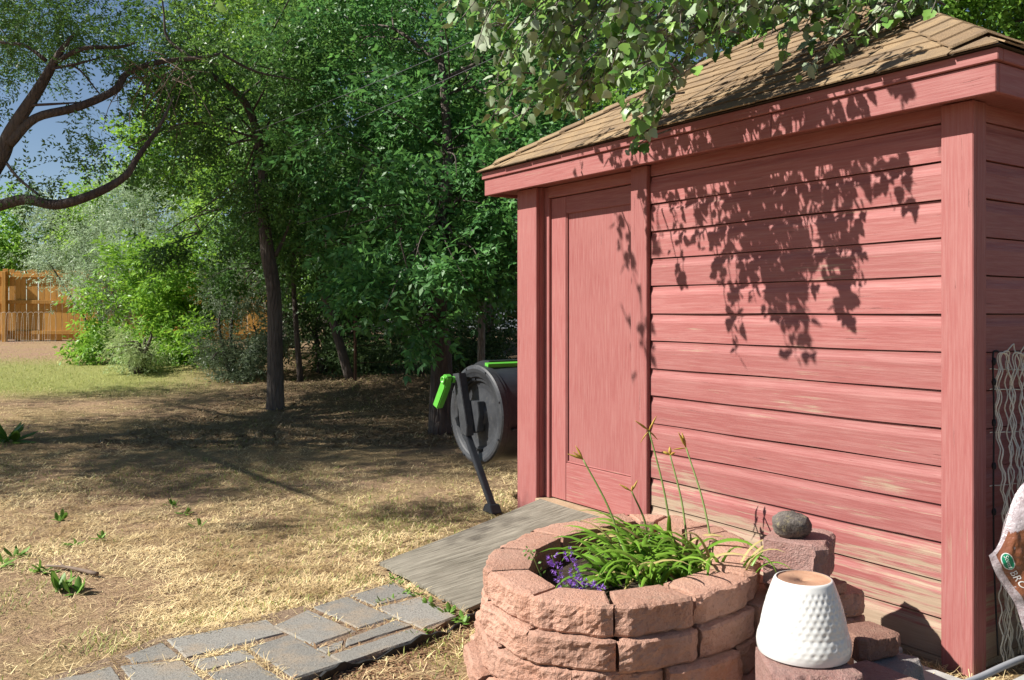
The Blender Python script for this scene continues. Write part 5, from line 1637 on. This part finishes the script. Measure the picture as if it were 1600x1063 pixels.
for p in posts:
    g = gzf(p.x, p.y); m = MB(); m.box(-.022, .022, -.004, .004, -.1, 1.25); m.box(-.004, .004, -.022, -.005, -.1, 1.25)
    o = m.build("post", RUST, wfn); o.location = (p.x - WO.x, p.y - WO.y, g - WO.z)
for zc in (.25, .5, .75, 1.0, 1.18):
    m = MB(); pts = []
    for i, p in enumerate(posts):
        pts.append((p.x - WO.x, p.y - .03 - WO.y, gzf(p.x, p.y) + zc - WO.z))
        if i < len(posts) - 1:
            q = p.lerp(posts[i + 1], .5); pts.append((q.x - WO.x, q.y - .03 - WO.y, gzf(q.x, q.y) + zc - .03 - WO.z))
    m.tube(catmull(pts, 3), .0035, 4); m.build("wire", RUST, wfn)

# neighbouring house glimpsed through the trees
nh = empty("neighbour_house", (0.2, 27.0, gzf(0.2, 27)))
tag(nh, "pale grey neighbouring house glimpsed through gaps in the trees", "house")
HW = m_simple("pale_house_paint", (0.50, 0.54, 0.60), (0.58, 0.62, 0.67), 3, 0.8, 0.1)
b = MB(); b.box(-4.5, 4.5, 0, 6, -0.2, 3.0); b.build("wall", HW, nh)
for k in range(14):
    b = MB(); b.hexa([(-4.52, -0.035, .1 + k * .2), (4.52, -0.035, .1 + k * .2), (4.52, -0.003, .1 + k * .2), (-4.52, -0.003, .1 + k * .2), (-4.52, -0.012, .295 + k * .2), (4.52, -0.012, .295 + k * .2), (4.52, -0.003, .295 + k * .2), (-4.52, -0.003, .295 + k * .2)]); b.build("siding_board", HW, nh)
b = MB(); b.add([(-4.9, -.5, 2.95), (4.9, -.5, 2.95), (4.9, 6.5, 2.95), (-4.9, 6.5, 2.95), (-4.9, 3, 4.6), (4.9, 3, 4.6)], [(0, 1, 5, 4), (2, 3, 4, 5), (1, 2, 5), (3, 0, 4), (3, 2, 1, 0)]); b.build("roof", m_simple("grey_roof", (0.10, 0.10, 0.10), (0.16, 0.155, 0.15), 8), nh)
for xw in (-2.6, 1.6):
    b = MB(); b.box(xw, xw + 1.1, -0.06, -0.036, 1.0, 2.2); w_ = b.build("window", m_simple("window_glass", (0.03, 0.04, 0.05), (0.05, 0.06, 0.07), 4, 0.1, 0), nh)
    for d in ((xw - .08, xw - .002, 0.92, 2.28), (xw + 1.102, xw + 1.18, 0.92, 2.28), (xw, xw + 1.1, 2.202, 2.28), (xw, xw + 1.1, 0.92, 0.998)):
        b = MB(); b.box(d[0], d[1], -.08, -.037, d[2], d[3]); b.build("frame", HW, w_)

# overhead cables
CABLE = m_simple("cable_sheath", (0.07, 0.075, 0.08), (0.11, 0.115, 0.12), 4, 0.6, 0)
def cable(a, b_, label):
    m = MB(); A, B = Vector(a), Vector(b_); pts = [A.lerp(B, i / 8) + Vector((0, 0, -0.12 * math.sin(math.pi * i / 8))) for i in range(9)]
    m.tube(catmull(pts, 2), .0035, 5); tag(m.build("overhead_cable", CABLE, None, True), label, "cable", "overhead cables")
cable(W(400, 205, 9.6), W(1700, -400, 6.5), "upper of two thin cables slanting through the trees above the shed")
cable(W(450, 232, 9.4), W(1700, -385, 6.3), "lower of two thin cables slanting through the trees above the shed")

# ------------------------------------------------------------------ white poplar over the shed
bp = Vector(SL(-0.6, 4.6)); bp.z = gzf(bp.x, bp.y) - .05
pop = empty("white_poplar", bp)
tag(pop, "poplar with white-backed lobed leaves hanging over the shed roof from behind", "tree")
limb = catmull([bp + Vector((0, 0, 3.2)), Vector((3.4, 5.9, 4.5)), Vector((2.2, 5.1, 4.55)), Vector((1.1, 4.5, 3.95)), Vector((0.3, 4.15, 3.45)), Vector((-0.15, 4.0, 3.1))], 7)
limb2 = catmull([Vector((3.4, 5.9, 4.5)), Vector((2.6, 4.9, 4.2)), Vector((1.9, 4.4, 3.9)), Vector((1.3, 4.05, 3.5))], 7)
limb3 = catmull([Vector((2.8, 5.5, 4.5)), Vector((1.6, 5.3, 4.2)), Vector((0.7, 5.0, 3.7)), Vector((0.1, 4.7, 3.2))], 7)
m = MB(); m.tube([p - bp for p in catmull([bp, bp + Vector((.05, 0, 1.5)), bp + Vector((0, 0, 3.2)), bp + Vector((.1, .1, 6))], 6)], lerp_list([.2, .17, .14, .09], 19), 14)
m.build("trunk", BARK_P, pop, True)
m = MB()
m.tube([p - bp for p in limb], lerp_list([.09, .06, .04, .022, .010], len(limb)), 9)
m.tube([p - bp for p in limb2], lerp_list([.05, .03, .018, .008], len(limb2)), 8)
m.tube([p - bp for p in limb3], lerp_list([.05, .03, .018, .008], len(limb3)), 8)
rp = random.Random(9)
PTOP = m_leaf("poplar_leaf_top", 0.25, 0.36); PBOT = m_leaf("poplar_leaf_back", 0.25, 0.7)
outl = [(0.0, 0.0), (0.06, 0.20), (0.22, 0.43), (0.36, 0.37), (0.50, 0.40), (0.63, 0.24), (0.78, 0.21), (1.0, 0.0)]
LV_, LC_, LQ_, LM_ = [], [], [], []
leaves = {"v": [], "f": [], "mi": [], "c": []}
def poplar_leaf(p, d, nrm, L):
    d = d.normalized(); s = nrm.cross(d).normalized(); nn = d.cross(s)
    curl = rp.uniform(-.25, .35); fold = rp.uniform(.05, .30); asym = rp.uniform(.85, 1.15)
    g = rp.random()
    ct = Vector((0.08, 0.19, 0.035)).lerp(Vector((0.23, 0.38, 0.08)), g) * rp.uniform(.85, 1.15)
    cb = Vector((0.22, 0.31, 0.17)).lerp(Vector((0.42, 0.48, 0.34)), rp.random())
    for side_, off, col in ((0, 0.0005, ct), (1, -0.0005, cb)):
        k = len(leaves["v"])
        for (x, w) in outl:
            zc = curl * x * x * L
            c_ = p + d * (x * L) - nn * zc + nn * off
            for sg in (1, 0, -1):
                q = c_ + s * (sg * w * L * (asym if sg > 0 else 1)) + nn * (fold * w * L * abs(sg))
                leaves["v"].append(q - bp); leaves["c"].append(col)
        for i in range(len(outl) - 1):
            a = k + i * 3
            for f in ((a, a + 3, a + 4, a + 1), (a + 1, a + 4, a + 5, a + 2)):
                leaves["f"].append(f if side_ == 0 else f[::-1]); leaves["mi"].append(side_)
def twig(a, e, n, L0=0.056, start=0.2):
    a = Vector(a); e = Vector(e)
    mid = a.lerp(e, .5) + Vector((rp.uniform(-.05, .05), rp.uniform(-.05, .05), rp.uniform(.0, .10)))
    P = catmull([a, mid, e], 8)
    m.tube([p - bp for p in P], lerp_list([.0055, .0035, .0018], len(P)), 5)
    for k in range(n):
        f = start + (1 - start) * (k + .5) / n
        i = min(len(P) - 2, int(f * (len(P) - 1))); p = P[i].lerp(P[i + 1], f * (len(P) - 1) - i)
        t_ = (P[i + 1] - P[i]).normalized()
        out = Vector((rp.gauss(0, 1), rp.gauss(0, 1), rp.gauss(-.15, .7))).normalized()
        dl = (t_ * .5 + out * .9 + Vector((0, 0, -.45))).normalized()
        pet = p + (out * .7 + t_ * .4).normalized() * rp.uniform(.015, .035)
        m.tube([p - bp, pet - bp], [.0010, .0007], 3, cap=False)
        nr = (Vector((0, 0, 1)) * .45 + Vector((-.35, -.55, .2)) * rp.uniform(-.6, 1.2) + Vector((rp.gauss(0, .7), rp.gauss(0, .7), rp.gauss(0, .5)))).normalized()
        if abs(nr.dot(dl)) > .95: nr = nr.orthogonal()
        poplar_leaf(pet, dl, nr, L0 * rp.uniform(.6, 1.25))
def tw(px, py, Y, dpx, dpy, n, L0=0.056, dY=0.25):
    twig(W(px + dpx, py + dpy, Y + dY), W(px, py, Y), n, L0)
# twig ends seen in the photograph, left to right
ends = [(698, 12, 3.75), (712, 40, 3.8), (738, 92, 3.85), (752, 40, 3.8), (770, 130, 3.9), (768, 205, 4.2), (790, 170, 4.2), (815, 185, 4.2), (800, 90, 3.9), (840, 130, 4.0), (862, 172, 4.05), (850, 60, 4.0), (892, 150, 4.1), (905, 168, 4.15), (905, 80, 4.1), (940, 140, 4.15), (960, 95, 4.15), (955, 40, 4.1), (1000, 120, 4.15), (985, 236, 3.95), (1003, 200, 3.97), (1018, 160, 4.0), (1042, 140, 4.05), (1040, 60, 4.1), (1075, 100, 4.1), (1095, 40, 4.15), (1120, 85, 4.1), (1150, 50, 4.1), (1175, 68, 4.05), (1205, 55, 4.0), (1225, 92, 3.95), (1250, 108, 3.9), (1265, 62, 4.0), (1290, 88, 3.9), (1305, 50, 4.0), (1338, 62, 3.9), (1345, 25, 4.0), (1385, 35, 3.95), (1420, 12, 3.9), (1455, 20, 3.9)]
for (px, py, Y) in ends:
    tw(px, py, Y, rp.uniform(60, 150), rp.uniform(-150, -60), rp.randint(17, 24))
for k in range(125):      # inner fill
    px = rp.uniform(740, 1440) if k < 90 else rp.uniform(1040, 1440); lim = np.interp(px, [740, 800, 950, 1050, 1150, 1250, 1350, 1440], [50, 120, 120, 95, 50, 75, 50, 15])
    tw(px, rp.uniform(-40 if px < 1050 else 0, lim), rp.uniform(3.9, 4.5), rp.uniform(40, 160), rp.uniform(-120, -20), rp.randint(9, 14))
def in_px(px, py, P):
    return bool(inside_poly(np.array([px]), np.array([py]), P)[0])
LEAFZONE = [(690, -400), (690, 5), (740, 95), (770, 205), (830, 185), (960, 155), (985, 235), (1012, 195), (1070, 110), (1170, 60), (1240, 100), (1340, 60), (1460, 20), (1460, -400)]
# hanging sprigs above and in front of the eave; their shadows fall on wall and fascia
SHZONE = [(1012, 285), (1110, 268), (1250, 258), (1452, 235), (1462, 330), (1425, 335), (1380, 300), (1375, 385), (1335, 525), (1270, 530), (1180, 530), (1150, 400), (1080, 420), (1020, 560), (985, 615), (970, 600), (1000, 500), (1015, 410), (975, 410), (940, 385), (1000, 340)]
LD = Vector((SUN_AZ[0] * math.cos(SUN_EL), SUN_AZ[1] * math.cos(SUN_EL), -math.sin(SUN_EL)))
def wall_pt(px, py, yl):
    # where the line of sight meets the shed plane local y = yl
    d = Vector(((px - 800) / F, 1.0, -(py - HZ) / F)); o_ = Vector((0, 0, CAMZ))
    q = RC + AY * yl
    k = (q - o_).dot(AY) / d.dot(AY)
    return o_ + d * k
made = 0
for _ in range(4000):
    if made >= 120: break
    if made < 84:
        px, py = rp.uniform(935, 1465), rp.uniform(230, 620)
        if not in_px(px, py, SHZONE): continue
        S_ = wall_pt(px, py, 0.03)
    else:
        px = rp.uniform(890, 1410); py = np.interp(px, [757, 1556], [285, 110]) + rp.uniform(-22, 18)
        S_ = wall_pt(px, py, EY0)
    ok = None; k0 = rp.uniform(.9, 1.5)
    for k in np.arange(k0, 4.2, .12):
        p = S_ - LD * float(k)
        qx, qy = 800 + F * p.x / p.y, HZ - F * (p.z - CAMZ) / p.y
        if qy < -25 or in_px(qx, qy, LEAFZONE): ok = p; break
    if ok is None: continue
    made += 1
    twig(ok + Vector((rp.uniform(.10, .24), rp.uniform(.05, .2), rp.uniform(.10, .22))), ok, rp.randint(7, 11), .058, .35)
tw(330, 14, 4.6, 30, -90, 6, .075)
m.build("branches", BARK_P, pop, True)
me = bpy.data.meshes.new("crown"); me.from_pydata([tuple(q) for q in leaves["v"]], [], leaves["f"])
me.materials.append(PTOP); me.materials.append(PBOT)
me.polygons.foreach_set("material_index", leaves["mi"]); me.polygons.foreach_set("use_smooth", [True] * len(leaves["f"]))
ca = me.color_attributes.new("Col", 'FLOAT_COLOR', 'POINT')
ca.data.foreach_set("color", np.concatenate([np.array([tuple(c_) for c_ in leaves["c"]], dtype=np.float32), np.ones((len(leaves["c"]), 1), np.float32)], 1).ravel())
link_mesh("crown", me, None, pop)
# the rest of the crown, higher up behind the ridge
lob = [((4.2, 7.0, 5.6), 1.3, 150), ((3.4, 6.6, 5.0), .9, 90), ((5.2, 7.2, 5.4), 1.2, 120), ((4.4, 8.0, 6.4), 1.3, 120)]
C, D = lobes_to_sprays(lob, np.random.default_rng(5), .5)
foliage("crown", C - np.array(bp)[None], D, .34, .07, 'simple', (0.06, 0.14, 0.03), (0.15, 0.27, 0.06), pop, None, 14, .75, 51)
print("leaf quads", NLEAF[0], "tris", sum(len(o.data.polygons) for o in scene.objects if o.type == 'MESH'))
